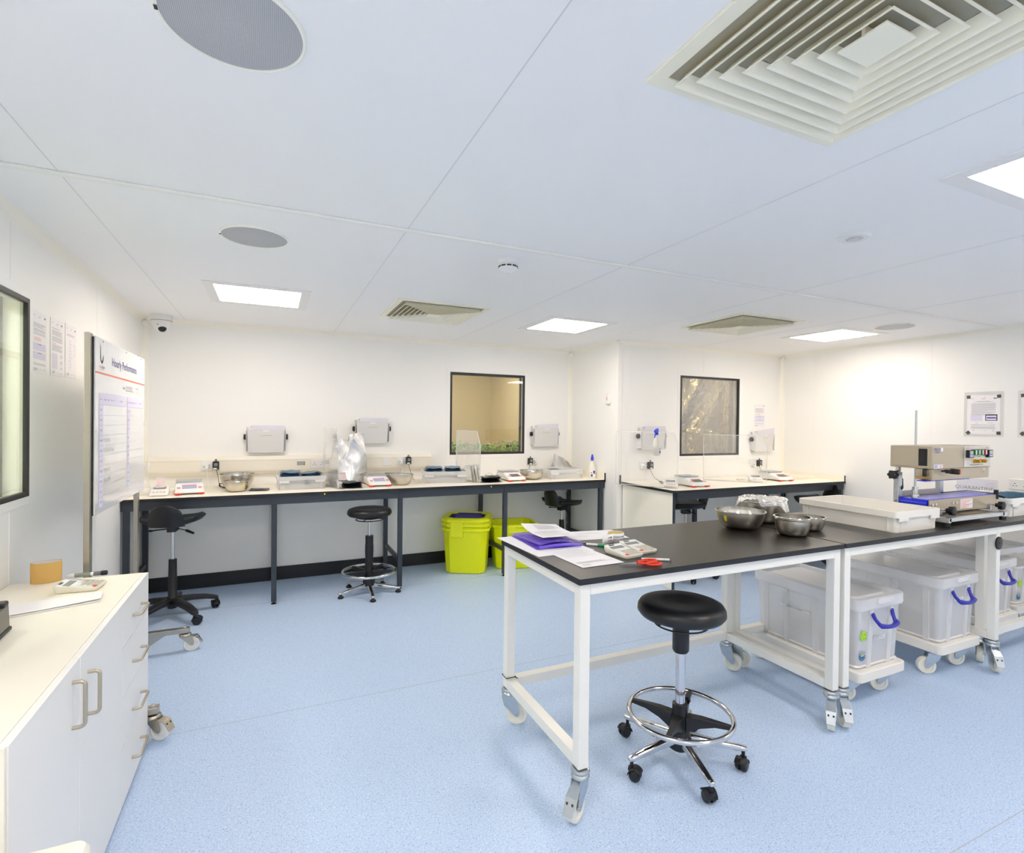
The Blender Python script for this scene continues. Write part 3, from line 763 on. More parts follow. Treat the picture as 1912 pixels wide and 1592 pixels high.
# a pale bin close in front of the cabinet: only its far corner reaches into the photo
t = thing('pedal_bin', 'pale cream bin whose rounded corner shows at the bottom edge before the cabinet', 'bin', (-.418, 1.19, 0))
def pb(e, r): return rrect(-.075 + e, .083 - e, -.17 + e, .175 - e, r)
m = MB(); m.loft([ring(pb(.012, .02), 0), ring(pb(.004, .022), .55)]); m.build('bin_body', 'cream', t, smooth=40)
m = MB(); m.loft([ring(pb(0, .024), .551), ring(pb(0, .024), .612), ring(pb(.006, .022), .622), ring(pb(.02, .018), .626)]); m.build('lid', 'cream', t, smooth=40)

# ================================================================ whiteboard on wheels
BX, BY0, BY1, BZ0, BZ1 = -.745, 3.035, 4.075, 1.045, 1.885
t = thing('mobile_whiteboard', 'hourly performance whiteboard on a stainless steel wheeled frame', 'whiteboard', (BX, 0, 0))
m = MB(); m.box(-.006, 0, BY0, BY1, BZ0, BZ1); m.build('board_panel', ['board_white'], t, bevel=.0008)
m = MB(); m.box(-.010, -.006, BY0, BY1, BZ0, BZ1 - .004); m.build('backing_panel', 'white_plastic', t)
m = MB(); m.box(-.0105, -.0055, BY0 - .004, BY0, BZ0, BZ1 - .004); m.build('backing_edge', 'gasket', t)
for y in (3.0, 3.965):
    m = MB(); m.box(-.034, -.011, y, y + .045, .13, 1.895); m.build('post', 'stainless', t, bevel=.002)
m = MB(); m.box(-.032, -.014, 3.045, 3.965, 1.82, 1.85); m.box(-.032, -.014, 3.045, 3.965, 1.08, 1.11); m.build('cross_bar', 'stainless', t, bevel=.002)
def plate_caster(par, x, y, top, rz, r=.045, brake=False, wheel='white_nylon', fork='stainless', tw=.026):
    """swivel caster under a plate; trails along local +x turned by rz. returns its fork"""
    c = MB(); c.T = Matrix.Translation((x, y, 0)) @ Matrix.Rotation(rz, 4, 'Z'); off = r * .78
    c.lathe([(.030, top - .004), (.034, top - .008), (.036, top - .016), (.030, top - .022), (.0005, top - .022)], seg=24, cap0=True)
    for s_ in (-1, 1):
        yy = s_ * (tw / 2 + .004)
        poly = [(-.036, top - .018), (.036, top - .018), (off + .014, r + .008), (off + .009, r - .008), (off, r - .011), (off - .010, r - .006), (-.022, r + .045)]
        vs = [(px, yy - .0014, pz) for px, pz in poly] + [(px, yy + .0014, pz) for px, pz in poly]; n = len(poly)
        c.add(vs, [tuple(range(n)), tuple(range(n, 2 * n))[::-1]] + [(k, k + n, (k + 1) % n + n, (k + 1) % n) for k in range(n)])
    c.box(-.028, .028, -(tw / 2 + .004), tw / 2 + .004, top - .024, top - .018)
    c.cyl((off, -tw / 2 - .009, r), (off, tw / 2 + .009, r), .006, 12)
    f = c.build('caster', fork, par, smooth=35)
    wmb = MB(); wmb.T = c.T @ Matrix.Translation((off, 0, r)) @ Matrix.Rotation(R(90), 4, 'X')
    wmb.lathe([(.008, -tw * .32), (r * .66, -tw * .32), (r * .72, -tw * .5), (r * .95, -tw * .5), (r, -tw * .36), (r, tw * .36), (r * .95, tw * .5), (r * .72, tw * .5), (r * .66, tw * .32), (.008, tw * .32)], seg=36, closed=True)
    wmb.build('wheel', wheel, f, smooth=35)
    if brake:
        b = MB(); b.T = c.T
        b.loft([[(.008, -.022, top - .032), (.008, .022, top - .032), (.012, .022, top - .022), (.012, -.022, top - .022)],
                [(off + r * .62, -.023, r * 1.98), (off + r * .62, .023, r * 1.98), (off + r * .70, .023, r * 2.04), (off + r * .70, -.023, r * 2.04)],
                [(off + r * 1.22, -.019, r * 1.0), (off + r * 1.22, .019, r * 1.0), (off + r * 1.30, .019, r * 1.03), (off + r * 1.30, -.019, r * 1.03)]])
        for s_ in (-1, 1):
            b.box(off + r * .80, off + r * .95, s_ * .011 - .004, s_ * .011 + .004, r * 1.60, r * 1.78, 1)
        b.build('brake_pedal', [fork, 'dark_ink'], f, bevel=.0015)
    return f
for y, rz in ((2.925, R(-28)), (3.955, R(4))):
    m = MB(); m.box(-.05, .275, y - .022, y + .022, .122, .152); m.build('foot_beam', 'stainless', t, bevel=.003)
    m = MB(); yy = y - .002
    m.add([(-.05, yy, .122), (.15, yy, .122), (.03, yy, .045), (-.05, yy, .03), (-.05, yy + .004, .122), (.15, yy + .004, .122), (.03, yy + .004, .045), (-.05, yy + .004, .03)], [(0, 1, 2, 3), (7, 6, 5, 4), (0, 4, 5, 1), (1, 5, 6, 2), (2, 6, 7, 3), (3, 7, 4, 0)])
    m.build('gusset', 'stainless', t)
    m = MB(); m.lathe([(.011, .152), (.011, .158), (.006, .163), (.0005, .163)], (.25, y, 0), 12); m.build('bolt', 'chrome', t, smooth=40)
    plate_caster(t, .25, y, .122, rz, .047, True, 'white_nylon', 'stainless', .028)
    plate_caster(t, -.2, y, .122, rz + .4, .047, False, 'white_nylon', 'stainless', .028)
    m = MB(); m.box(-.235, -.05, y - .022, y + .022, .122, .152); m.build('foot_beam', 'stainless', t, bevel=.003)
# printing on the board: drawn in a flat frame u (along the board) and v (up)
prt = MB(); W_, H_ = BY1 - BY0, BZ1 - BZ0
def P(u, v): return u * W_, v * H_
z = .0004
prt.quad(*(0, W_), H_ * .795, H_ * .806, z, 1)
prt.text('Hourly Performance', W_ * .53, H_ * .885, .062, 0, sx=1.06)
for k in range(12):                                                 # logo swoosh
    a0_, a1_ = R(-150 + 14 * k), R(-150 + 14 * (k + 1)); rr = .03
    cx, cy = W_ * .095, H_ * .90
    t0, t1 = .006 * math.sin(math.pi * k / 12) + .0012, .006 * math.sin(math.pi * (k + 1) / 12) + .0012
    def pt(a, q): return (cx + (rr + q) * math.cos(a) * .8, cy + (rr + q) * math.sin(a), z)
    prt.add([pt(a0_, -t0), pt(a1_, -t1), pt(a1_, t1), pt(a0_, t0)], [(0, 1, 2, 3)], 2)
prt.add([(cx - .026, cy + .052, z), (cx - .02, cy + .05, z), (cx - .012, cy - .02, z), (cx - .024, cy - .012, z)], [(3, 2, 1, 0)], 2)
prt.text('rot', W_ * .068, H_ * .838, .024, 1, z=z); prt.text('show', W_ * .118, H_ * .838, .024, 2, z=z)
prt.quad(W_ * .05, W_ * .14, H_ * .82, H_ * .823, z, 5)
prt.text('Date', W_ * .50, H_ * .742, .022, 0, z=z); prt.quad(W_ * .535, W_ * .71, H_ * .728, H_ * .731, z, 2)
for txt, u, v, sz in (('8 MAY 2021', .62, .748, .03), ('11 staff', .80, .758, .024), ('4 kits', .80, .727, .024)): prt.text(txt, W_ * u, H_ * v, sz, 5, z=z)
for (ua, ub, hours, vbot) in ((.055, .545, ['05:00', '06:00', '07:00', '08:00', '09:00', '10:00', '11:00', '12:00', '13:00', '14:00'], .03), (.575, .955, ['15:00', '16:00', '17:00', '18:00', '19:00', '20:00', '21:00', '22:00', '23:00'], .085)):
    vt = .69; vh = .62
    prt.quad(W_ * ua, W_ * ub, H_ * vh, H_ * vt, z, 3)
    prt.quad(W_ * ua, W_ * (ua + (ub - ua) * .13), H_ * vbot, H_ * vh, z, 3)
    n = len(hours); rh = (vh - vbot) / n
    for k in range(n + 1): prt.quad(W_ * ua, W_ * ub, H_ * (vh - rh * k) - .0006, H_ * (vh - rh * k) + .0006, z + .0002, 4)
    for q in (0, .13, .25, .37, .5, .6, 1.0): prt.quad(W_ * (ua + (ub - ua) * q) - .0004, W_ * (ua + (ub - ua) * q) + .0004, H_ * vbot, H_ * vt, z + .0002, 4)
    for q, s_ in ((.065, 'Hour'), (.19, 'Target'), (.31, 'Actual'), (.44, 'Difference'), (.55, '%'), (.8, 'Comments')): prt.text(s_, W_ * (ua + (ub - ua) * q), H_ * .652, .013 if q != .44 else .010, 0, z=z + .0003)
    for k, s_ in enumerate(hours): prt.text(s_, W_ * (ua + (ub - ua) * .065), H_ * (vh - rh * (k + .5)), .014, 0, z=z + .0003)
    if n == 10:
        for k, s_ in ((3, '127 120 -7 94'), (4, '126 150 +24 119  1 x jam'), (5, '84'), (6, '118 119 +1 101'), (7, '122 103 -19 84'), (8, '108'), (9, '97')):
            prt.text(s_, W_ * (ua + (ub - ua) * .16), H_ * (vh - rh * (k + .52)), .03, 5, 'LEFT', z + .0003, .62)
    else:
        for k, s_ in ((0, '137'), (1, '126')): prt.text(s_, W_ * (ua + (ub - ua) * .16), H_ * (vh - rh * (k + .52)), .03, 5, 'LEFT', z + .0003, .62)
prt.build('printing', ['ink_violet', 'coral', 'dark_ink', 'lilac', 'lilac_line', 'ink_light'], t, loc=(.0004, BY0, BZ0), rot=LEFTW)
for u, v in ((.12, .985), (.55, .985), (.9, .985), (.01, .47), (.99, .5), (.02, .03)):
    m = MB(); m.cyl((0, BY0 + u * W_, BZ0 + v * H_), (.002, BY0 + u * W_, BZ0 + v * H_), .005, 12); m.build('screw', 'zinc', t, smooth=40)
t = thing('plastic_bag', 'clear plastic bag on the long bench half hidden by the whiteboard', 'plastic bag', (-.93, 4.93, .905))
m = MB()
def bagf(u, v):
    x = (u - .5) * .16 * (1 - .3 * v); zz = v * .25
    return (x + .012 * math.sin(9 * u + 5 * v), .06 * (1 - v) * math.sin(math.pi * u) + .015 * math.sin(13 * u + 7 * v), zz + .01 * math.sin(8 * u))
m.grid(14, 14, bagf); m.grid(14, 14, lambda u, v: (bagf(u, v)[0], -.07 * (1 - v) * math.sin(math.pi * u) + .01 * math.sin(11 * u), bagf(u, v)[2])); m.build('film', 'bag_clear', t, smooth=60)
# ================================================================ fixed laboratory benches
def bench_leg(par, x, y, s_=.04):
    m = MB(); m.box(x - s_ / 2, x + s_ / 2, y - s_ / 2, y + s_ / 2, .02, .815); l = m.build('leg', 'slate', par, bevel=.002)
    m = MB(); m.lathe([(.02, 0), (.021, .004), (.012, .01), (.008, .012), (.008, .022)], (x, y, 0), 16, cap0=True); m.build('foot', 'black_plastic', l, smooth=40)
    return l
t = thing('laboratory_bench', 'long cream topped bench with slate grey legs along the back wall', 'bench')
bx0, bx1, by0, by1 = LX + .005, SX - .002, 4.665, BY - .004
m = MB(); m.box(bx0, bx1, by0 + .003, by1, .882, .905); m.build('worktop', 'cream', t)
m = MB(); m.box(bx0, bx1, by0, by0 + .003, .88, .9045); m.build('black_edge', 'black_edge', t)
m = MB(); m.box(bx0, bx1, by0 + .012, by0 + .05, .815, .88); m.box(bx0, bx1, by1 - .06, by1 - .025, .815, .88); m.build('rail', 'slate', t, bevel=.002)
m = MB(); m.box(bx1 - .014, bx1, by0 + .004, by1, .905, .975); u_ = m.build('end_upstand', 'cream', t)
m = MB(); m.box(bx1 - .015, bx1 + .0005, by0, by0 + .004, .88, .976); m.build('edge_cap', 'black_edge', u_)
for i, x in enumerate((-.965, .03, 1.06, 2.09, 3.205)):
    bench_leg(t, x, by0 + .035); bench_leg(t, x, by1 - .045)
    m = MB(); m.box(x - .012, x + .012, by0 + .055, by1 - .065, .235, .275); m.build('side_stretcher', 'slate', t, bevel=.002)
    m = MB(); m.box(x - .0215, x - .0195, by0 + .008, by0 + .0135, .815, .88); m.build('rail_joint', 'black_edge', t)
    if i:
        for z_ in (.70, .33):
            for s_ in (-1, 1):
                m = MB(); m.lathe([(.006, 0), (.006, .004), (.0005, .006)], seg=10, cap0=True); m.build('bolt', 'zinc', t, smooth=40, loc=(x + s_ * .020, by1 - .045, z_), rot=(0, R(90 * s_), 0))
for x in (.415, 1.93):
    m = MB(); m.cyl((x, by0 - .001, .884), (x, by0 + .002, .884), .006, 12); m.build('yellow_dot', 'yellow_dot', t)

t = thing('corner_bench', 'shorter cream topped bench with a closed cream end panel under the foil-duct window', 'bench')
cx0, cx1, cy0, cy1 = 3.292, RX - .003, 3.665, NY - .016
m = MB(); o = [(cx0, cy1), (cx0, cy0 + .06)] + [(cx0 + .06 - .06 * math.cos(R(90 * i / 6)), cy0 + .06 - .06 * math.sin(R(90 * i / 6))) for i in range(1, 7)] + [(cx1, cy0), (cx1, cy1)]
m.prism(o, .884, .905); m.build('worktop', 'cream', t)
m = MB(); pts = o[:-1]
for a, b in zip(pts[:-1], pts[1:]):
    d = Vector((b[0] - a[0], b[1] - a[1])); nrm = Vector((-d.y, d.x)).normalized() * -.003
    m.add([(a[0], a[1], .88), (b[0], b[1], .88), (b[0], b[1], .9045), (a[0], a[1], .9045), (a[0] + nrm.x, a[1] + nrm.y, .88), (b[0] + nrm.x, b[1] + nrm.y, .88), (b[0] + nrm.x, b[1] + nrm.y, .9045), (a[0] + nrm.x, a[1] + nrm.y, .9045)], [(4, 5, 6, 7), (7, 6, 2, 3), (5, 4, 0, 1)])
m.build('black_edge', 'black_edge', t)
m = MB(); m.box(cx0 + .02, cx0 + .045, cy0 + .04, cy1, 0.001, .88); m.build('end_panel', 'cream', t, bevel=.002)
m = MB(); m.box(cx0 + .018, cx0 + .047, cy0 + .036, cy0 + .04, .001, .88); m.build('panel_edge', 'slate', t)
m = MB(); m.box(cx0 + .05, cx1, cy0 + .016, cy0 + .05, .815, .88); m.build('rail', 'slate', t, bevel=.002)
m = MB(); m.box(cx1 - .014, cx1, cy0 + .004, cy1, .905, .965); u_ = m.build('end_upstand', 'cream', t)
m = MB(); m.box(cx1 - .015, cx1 + .0005, cy0, cy0 + .004, .88, .966); m.build('edge_cap', 'black_edge', u_)
m = MB(); m.box(SX + .036, cx0 + .012, cy1 - .006, cy1 + .012, .88, .972); m.build('rear_upstand', 'cream', t)
m = MB(); m.box(cx0 - .016, cx0 - .012, cy1 - .008, cy1 + .012, .88, .973); m.build('edge_cap', 'black_edge', t)
for x, y in ((4.50, cy0 + .035), (4.24, cy1 - .05), (5.02, cy1 - .05), (5.645, cy0 + .035), (5.645, cy1 - .05)): bench_leg(t, x, y)
for x in (3.38, 4.80):
    m = MB(); m.cyl((x, cy0 - .002, .884), (x, cy0 + .001, .884), .006, 12); m.build('yellow_dot', 'yellow_dot', t)

# ================================================================ things on the benches
BT = .905
def balance(label, loc, rotz, red_display=False):
    t = thing('precision_balance', label, 'weighing scale', loc, rotz, 'precision balances')
    w, d = .20, .30
    m = MB()
    def sec(y, zt, hw): return [(-hw, y, .014), (hw, y, .014), (hw, y, zt - .012), (hw - .01, y, zt), (-hw + .01, y, zt), (-hw, y, zt - .012)]
    m.loft([sec(-.15, .032, .094), sec(-.145, .040, .1), sec(-.03, .072, .1), sec(-.022, .078, .099), sec(.14, .078, .096), sec(.15, .07, .09)])
    m.build('housing', 'balance_white', t, bevel=.004, smooth=35)
    m = MB(); m.box(-.08, .08, -.008, .132, .078, .084); m.build('pan_support', 'white_plastic', t, bevel=.002)
    m = MB(); m.box(-.092, .092, -.016, .142, .092, .0955); m.box(-.085, .085, -.01, .135, .084, .092); m.build('weighing_pan', 'zinc', t, bevel=.002)
    A = Matrix.Translation((0, -.09, .0567)) @ Matrix.Rotation(math.atan2(.032, .115), 4, 'X')
    m = MB(); m.T = A; m.box(-.05, .05, -.03, .027, 0, .003); m.build('display', 'lcd_dark' if red_display else 'lcd_lit', t)
    m = MB(); m.T = A; m.box(-.05, .05, .024, .034, 0, .0034); m.build('red_band', 'red', t)
    for sx in (-1, 1):
        for yy in (-.005, -.026):
            m = MB(); m.T = A; m.box(sx * .072 - .012, sx * .072 + .012, yy - .0035, yy + .0035, 0, .002); m.build('button', 'red_ink', t)
    for sx in (-1, 1):
        for yy in (-.135, .125):
            m = MB(); m.box(sx * .08 - .022, sx * .08 + .022, yy - .016, yy + .016, .004, .016) if yy < 0 else m.cyl((sx * .085, yy, .004), (sx * .085, yy, .015), .018, 20)
            m.cyl((sx * .08, yy, 0), (sx * .08, yy, .005), .012, 14); m.build('foot', 'red', t, bevel=.003)
    return t
balance('balance nearest the whiteboard, left of the stacked steel bowls', (-.60, 4.96, BT), R(8))
balance('balance beside the foil bag, behind a stack of black pouches on its side', (.905, 4.985, BT), R(2))
balance('balance on the long bench just below the plant window', (2.27, 4.965, BT), R(4), True)
balance('balance on the corner bench, nearer of its two, left of the window edge', (3.735, 3.93, BT), R(-4), True)
balance('balance on the corner bench nearest the black stool at the right wall', (5.03, 4.02, BT), R(-4), True)

def label_printer(label, loc, rotz, slip=0.0):
    t = thing('label_printer', label, 'printer', loc, rotz, 'receipt printers')
    m = MB()
    def sec(y, zt, hw): return [(-hw, y, .004), (hw, y, .004), (hw, y, zt - .006), (hw - .006, y, zt), (-hw + .006, y, zt), (-hw, y, zt - .006)]
    m.loft([sec(-.1, .022, .06), sec(-.03, .036, .062), sec(-.025, .05, .062), sec(.07, .056, .06), sec(.09, .04, .058)])
    m.build('housing', 'balance_white', t, bevel=.003, smooth=35)
    m = MB(); m.box(-.05, .05, -.07, .07, 0, .005); m.build('base_feet', 'gasket', t)
    m = MB(); m.box(-.042, .042, -.03, .045, .05, .058); m.build('paper_door', 'lcd', t, bevel=.003)
    for q in (-.035, -.012, .012, .035):
        m = MB(); m.box(q - .006, q + .006, -.076, -.068, .0275, .031); m.build('button', 'red_ink', t)
    if slip:
        m = MB(); m.grid(1, 8, lambda u, v: (-.028 + .056 * u, .0 + .03 * math.sin(2.2 * v), .055 + slip * v))
        for q in range(6): m.grid(1, 1, lambda u, v: (-.022 + .009 * q + .004 * u, -.001 + .012 * v, .066 + slip * .7 * v), 1)
        m.build('paper_slip', ['paper', 'faint_red'], t, solid=.0004)
    return t
label_printer('printer with a paper slip beside the balance nearest the whiteboard', (-.79, 4.90, BT), R(4), .085)
label_printer('printer with a curled paper slip behind the black pouches near the foil bag', (.60, 5.0, BT), R(2), .07)
label_printer('printer behind the stack of black pouches below the plant window', (2.04, 4.98, BT), R(4), .02)
label_printer('printer behind the acrylic screen at the left end of the corner bench', (3.50, 3.95, BT), R(-40))
label_printer('printer beside the balance near the middle of the corner bench', (4.70, 4.0, BT), R(-38))

def bowl(label, loc, r, h, base, flare=.012, tape=None, rings=0, mat_='bowl_out', group='steel mixing bowls', lip=.008, belly=1.0, rotz=0):
    t = thing('mixing_bowl', label, 'bowl', loc, rotz, group)
    n = 14; out = []; inn = []
    for i in range(n + 1):
        a = i / n; rr = base + (r - base) * math.sin(a * math.pi / 2) ** belly
        out.append((rr, .002 + h * (1 - math.cos(a * math.pi / 2)) if belly != 0 else h * a))
    out = [(.0005, .0)] + [(base, .001)] + out[1:]
    m = MB(); m.lathe(out, seg=56); 
    if rings: m.lathe([(r + .0005, h * .93), (r + .003, h * .9), (r + .0005, h * .87)], seg=56)
    m.build('outer_shell', mat_, t, smooth=50)
    m = MB(); m.lathe([(max(a - .0025, .0005), b + .0025) for a, b in out], seg=56); m.build('inner_shell', 'bowl_in', t, smooth=50)
    m = MB(); m.lathe([(r - .0025, h - .001), (r - .0015, h + .002), (r + lip, h + .003), (r + lip + .0015, h + .001), (r + lip, h - .001), (r, h - .003)], seg=56, closed=True); m.build('rim', 'bowl_in', t, smooth=50)
    if tape is not None:
        k = int(n * .72); m = MB(); dx = .0012
        for q in range(3):
            pts = []
            for a_ in (tape - .07, tape + .07):
                for i in (k + q, k + q + 1): pts.append(((out[i][0] + dx) * math.cos(a_), (out[i][0] + dx) * math.sin(a_), out[i][1]))
            m.add(pts, [(0, 2, 3, 1)])
        m.build('yellow_tape', 'yellow_label', t)
    return t
bowl('small steel bowl with yellow tape standing before a wider bowl', (-.255, 4.915, BT), .092, .088, .05, tape=R(-55), rings=1)
bowl('wide steel bowl behind the small bowl with yellow tape', (-.262, 5.125, BT), .135, .125, .07, belly=1.4)
bowl('shallow steel bowl standing right of the balance by the foil bag', (1.125, 4.93, BT), .105, .098, .06, belly=1.5)
bowl('steel bowl partly hidden behind the shallow bowl by the foil bag', (1.10, 5.15, BT), .09, .085, .05, belly=1.4)
bowl('round steel bowl right of the balance below the plant window', (2.515, 4.97, BT), .125, .092, .06)

def crate(label, loc, rotz, L, Wd, H, mt, rib='milky_rib', handle=True, group='plastic crates', t_=.003):
    """stacking crate: x long L, y deep Wd; tapered walls, wide rim, hand-hold skirts and corner ribs"""
    t = thing('plastic_crate', label, 'crate', loc, rotz, group)
    tp = .018; e = .012
    def rr(d, r): return rrect(-L / 2 + d, L / 2 - d, -Wd / 2 + d, Wd / 2 - d, r)
    m = MB(); m.loft([ring(rr(tp, .02), 0), ring(rr(e, .02), H - .01), ring(rr(e + t_, .018), H - .01), ring(rr(tp + t_, .018), t_)])
    m.build('body', mt, t, smooth=40)
    m = MB(); m.loft([ring(rr(e + .001, .02), H - .035), ring(rr(0, .022), H - .035), ring(rr(0, .022), H), ring(rr(e + t_, .018), H), ring(rr(e + t_, .018), H - .012)], cap0=False, cap1=False)
    m.build('rim', mt, t, smooth=40)
    if handle:
        for sy in (-1, 1):
            m = MB(); yy = sy * (Wd / 2 - .004)
            for s_ in (-1, 1):
                m = MB(); m.box(s_ * L * .36 - L * .1, s_ * L * .36 + L * .1, yy - .004, yy + .004, H - .055, H - .034)
                m.build('hand_hold', rib, t, bevel=.002)
    for sx in (-1, 1):
        for sy in (-1, 1):
            m = MB(); x = sx * (L / 2 - .05); y = sy * (Wd / 2 - .014)
            m.box(x - .002, x + .002, y - .006, y + .006, .006, H - .036); m.build('corner_rib', rib, t); x2 = sx * (L / 2 - .014); y2 = sy * (Wd / 2 - .06)
            m = MB(); m.box(x2 - .006, x2 + .006, y2 - .002, y2 + .002, .006, H - .036); m.build('corner_rib', rib, t)
    return t
def pouch(label, loc, rot, w=.13, d=.17, h=.012, mt='navy_pouch', group=None, name='fabric_pouch'):
    t = thing(name, label, 'pouch', loc, rot=rot, group=group)
    ph = rnd.random() * 6
    def f(s_): return lambda u, v: ((u - .5) * w, (v - .5) * d, s_ * h * .5 * (math.sin(math.pi * min(1, max(0, u))) ** .5) * (math.sin(math.pi * v) ** .5) + .004 * math.sin(7 * u + ph) * math.sin(5 * v + ph))
    m = MB(); m.grid(12, 12, f(1)); m.grid(12, 12, f(-1)); m.build('pouch_body', mt, t, smooth=60)
    m = MB(); m.box(-w / 2, w / 2, d / 2 - .012, d / 2 - .002, -.001, .001); m.build('seal_strip', mt, t)
    return t
C1 = crate('clear crate heaped with navy pouches between the single pouch and the acrylic screen', (.245, 5.03, BT), R(2), .40, .34, .115, 'crate_clear')
C2 = crate('crate of navy pouches standing at an angle left of the plant window', (1.58, 5.06, BT), R(-12), .44, .32, .115, 'crate_clear')
C3 = crate('nearly empty clear crate on the long bench beside the spray bottle', (2.90, 5.05, BT), R(3), .43, .34, .10, 'crate_clear')
def heap(cx, cy, rz, rows, z0, grp, who):
    ca, sa = math.cos(rz), math.sin(rz); k = 0
    for row, (x, y, n, tilt, yaw) in enumerate(rows):
        for i in range(n):
            xx, yy = x + .006 * math.sin(3 * i + row), y + .005 * math.cos(4 * i)
            pouch(who, (cx + ca * xx - sa * yy, cy + sa * xx + ca * yy, z0 + .0115 * i), (R(tilt * .5), R(tilt), rz + R(yaw + 3 * math.sin(2 * i + row))), .155, .24, .015, 'navy_pouch', grp)
G1 = 'navy pouches in the first crate'; G2 = 'navy pouches in the crate by the plant window'
heap(.245, 5.03, R(2), [(-.09, -.03, 10, 1, 0), (.075, -.03, 9, -6, 10), (.10, .0, 2, -8, -25)], BT + .042, G1, 'navy blue pouch heaped in the clear crate left of the acrylic screen')
heap(1.58, 5.06, R(-12), [(-.10, .0, 10, 1, 3), (.085, .0, 10, 0, -3)], BT + .04, G2, 'navy blue pouch in the angled crate left of the plant window')
pouch('dark navy pouch showing in the nearly empty crate by the spray bottle', (2.86, 5.02, BT + .085), (R(4), R(3), R(6)), .16, .2, .014)
t = pouch('flat navy pouch lying alone on the bench left of the clear crate', (-.085, 4.935, BT + .008), (0, R(-3), R(80)), .12, .15, .016, 'black_pouch')
def stack(label, grp, x, y, rz, n, w, d):
    for i in range(n):
        pouch(label, (x + .004 * math.sin(5 * i), y + .004 * math.cos(3 * i), BT + .006 + .0095 * i), (R(1.5 * math.sin(i)), R(2 * math.cos(2 * i)), R(rz + 7 * math.sin(4 * i))), w, d, .012, 'black_pouch', grp)
stack('black pouch in the low stack before the printer near the foil bag', 'black pouches near the foil bag', .665, 4.865, 90, 6, .14, .17)
stack('black pouch in the low stack left of the balance below the plant window', 'black pouches below the plant window', 2.01, 4.87, 88, 6, .14, .2)

def screen(label, x, y, rz, L, H, cut, foot=True):
    """clear acrylic sheet on its long edge, one top corner cut off; local +x runs away from its cut corner"""
    t = thing('acrylic_screen', label, 'screen', (x, y, BT), rz)
    poly = [(0, 0), (L, 0), (L, H), (cut * .45, H), (0, H - cut)]
    n = len(poly); m = MB(); th = .003
    m.add([(a, -th, b) for a, b in poly] + [(a, th, b) for a, b in poly], [tuple(range(n)), tuple(range(n, 2 * n))[::-1]]); m.build('sheet', 'acrylic', t)
    m = MB()
    for k in range(1, n): 
        a, b = poly[k], poly[(k + 1) % n]; m.bar((a[0], 0, a[1]), (b[0], 0, b[1]), th * 2, th, upv=(0, 1, 0))
    m.build('polished_edge', 'acrylic_edge', t)
    if foot:
        m = MB(); m.box(0, L, -.06, .0, 0, .004); m.build('base_flange', 'acrylic', t)
    return t
screen('clear acrylic screen in front of the silver foil bag', .535, 4.77, R(105), .35, .53, .12)
screen('clear acrylic screen with a cut corner in front of the plant window', 1.862, 4.79, R(102), .46, .51, .14)
screen('acrylic screen at the left end of the corner bench holding the spray bottle', 3.405, 3.75, R(118), .62, .52, .10)
screen('acrylic screen beside the middle printer of the corner bench', 4.63, 3.80, R(126), .62, .49, .11)

# silver foil bag standing by the first screen
t = thing('foil_bag', 'tall crumpled silver foil bag standing against the trunking', 'foil bag', (.665, 5.16, BT), R(4))
m = MB()
def fb(s_):
    def f(u, v):
        wv = .165 + .015 * math.sin(5 * v); x = (u - .5) * 2 * wv
        top = .40 + (.085 if u > .52 else .0 + .03 * math.sin(6 * u)) * (.9 + .1 * math.sin(9 * u))
        bulge = .07 * math.sin(math.pi * u) * (1 - v * .85)
        cr = .016 * math.sin(6 * u + 4 * v) * math.sin(5 * v + 2 * u) + .014 * abs(math.sin(5 * u - 4 * v + .6)) - .012 * abs(math.sin(4 * u + 5 * v))
        return (x * (1 - .05 * v), s_ * (bulge + .004) + cr * (.3 + v), v * top)
    return f
m.grid(28, 30, fb(-1)); m.grid(28, 30, fb(1)); m.build('foil', 'foil', t, smooth=25)
t = thing('film_sheet', 'thin clear film hanging beside the foil bag behind the acrylic screen', 'plastic film', (.50, 5.08, BT), R(10))
m = MB(); m.grid(12, 16, lambda u, v: (-.06 + .14 * u - .03 * (1 - v) * u, .03 * math.sin(6 * u + 3 * v), .002 + .40 * v * (1 - .15 * u))); m.build('film', 'bag_clear', t, smooth=60)
t = thing('foil_bag', 'slumped silver foil bag behind the nearly empty crate by the return wall', 'foil bag', (3.06, 5.27, BT), R(-6))
m = MB()
def f2(s_):
    def f(u, v):
        x = -.15 + .30 * u + .05 * v * (1 - u); zz = v * (.19 * (1 - u) ** .6 + .06) * (1 if u < .8 else .9)
        y = s_ * .035 * math.sin(math.pi * u) * (1 - .7 * v) + .018 * math.sin(12 * u + 6 * v) + .01 * math.sin(25 * u * v)
        return (x, y, max(.001, zz))
    return f
m.grid(22, 18, f2(-1)); m.grid(22, 18, f2(1)); m.build('foil', 'silver_bag', t, smooth=25)
# leaning pouches against the second screen
for k in range(3):
    pouch('dark pouch leaning against the cut-corner acrylic screen', (1.83 + .035 * k, 4.93 + .01 * k, BT + .075), (R(80), R(20 + 4 * k), R(70)), .12, .15, .012, 'silver_bag' if k == 0 else 'black_pouch', 'pouches leaning on the screen')

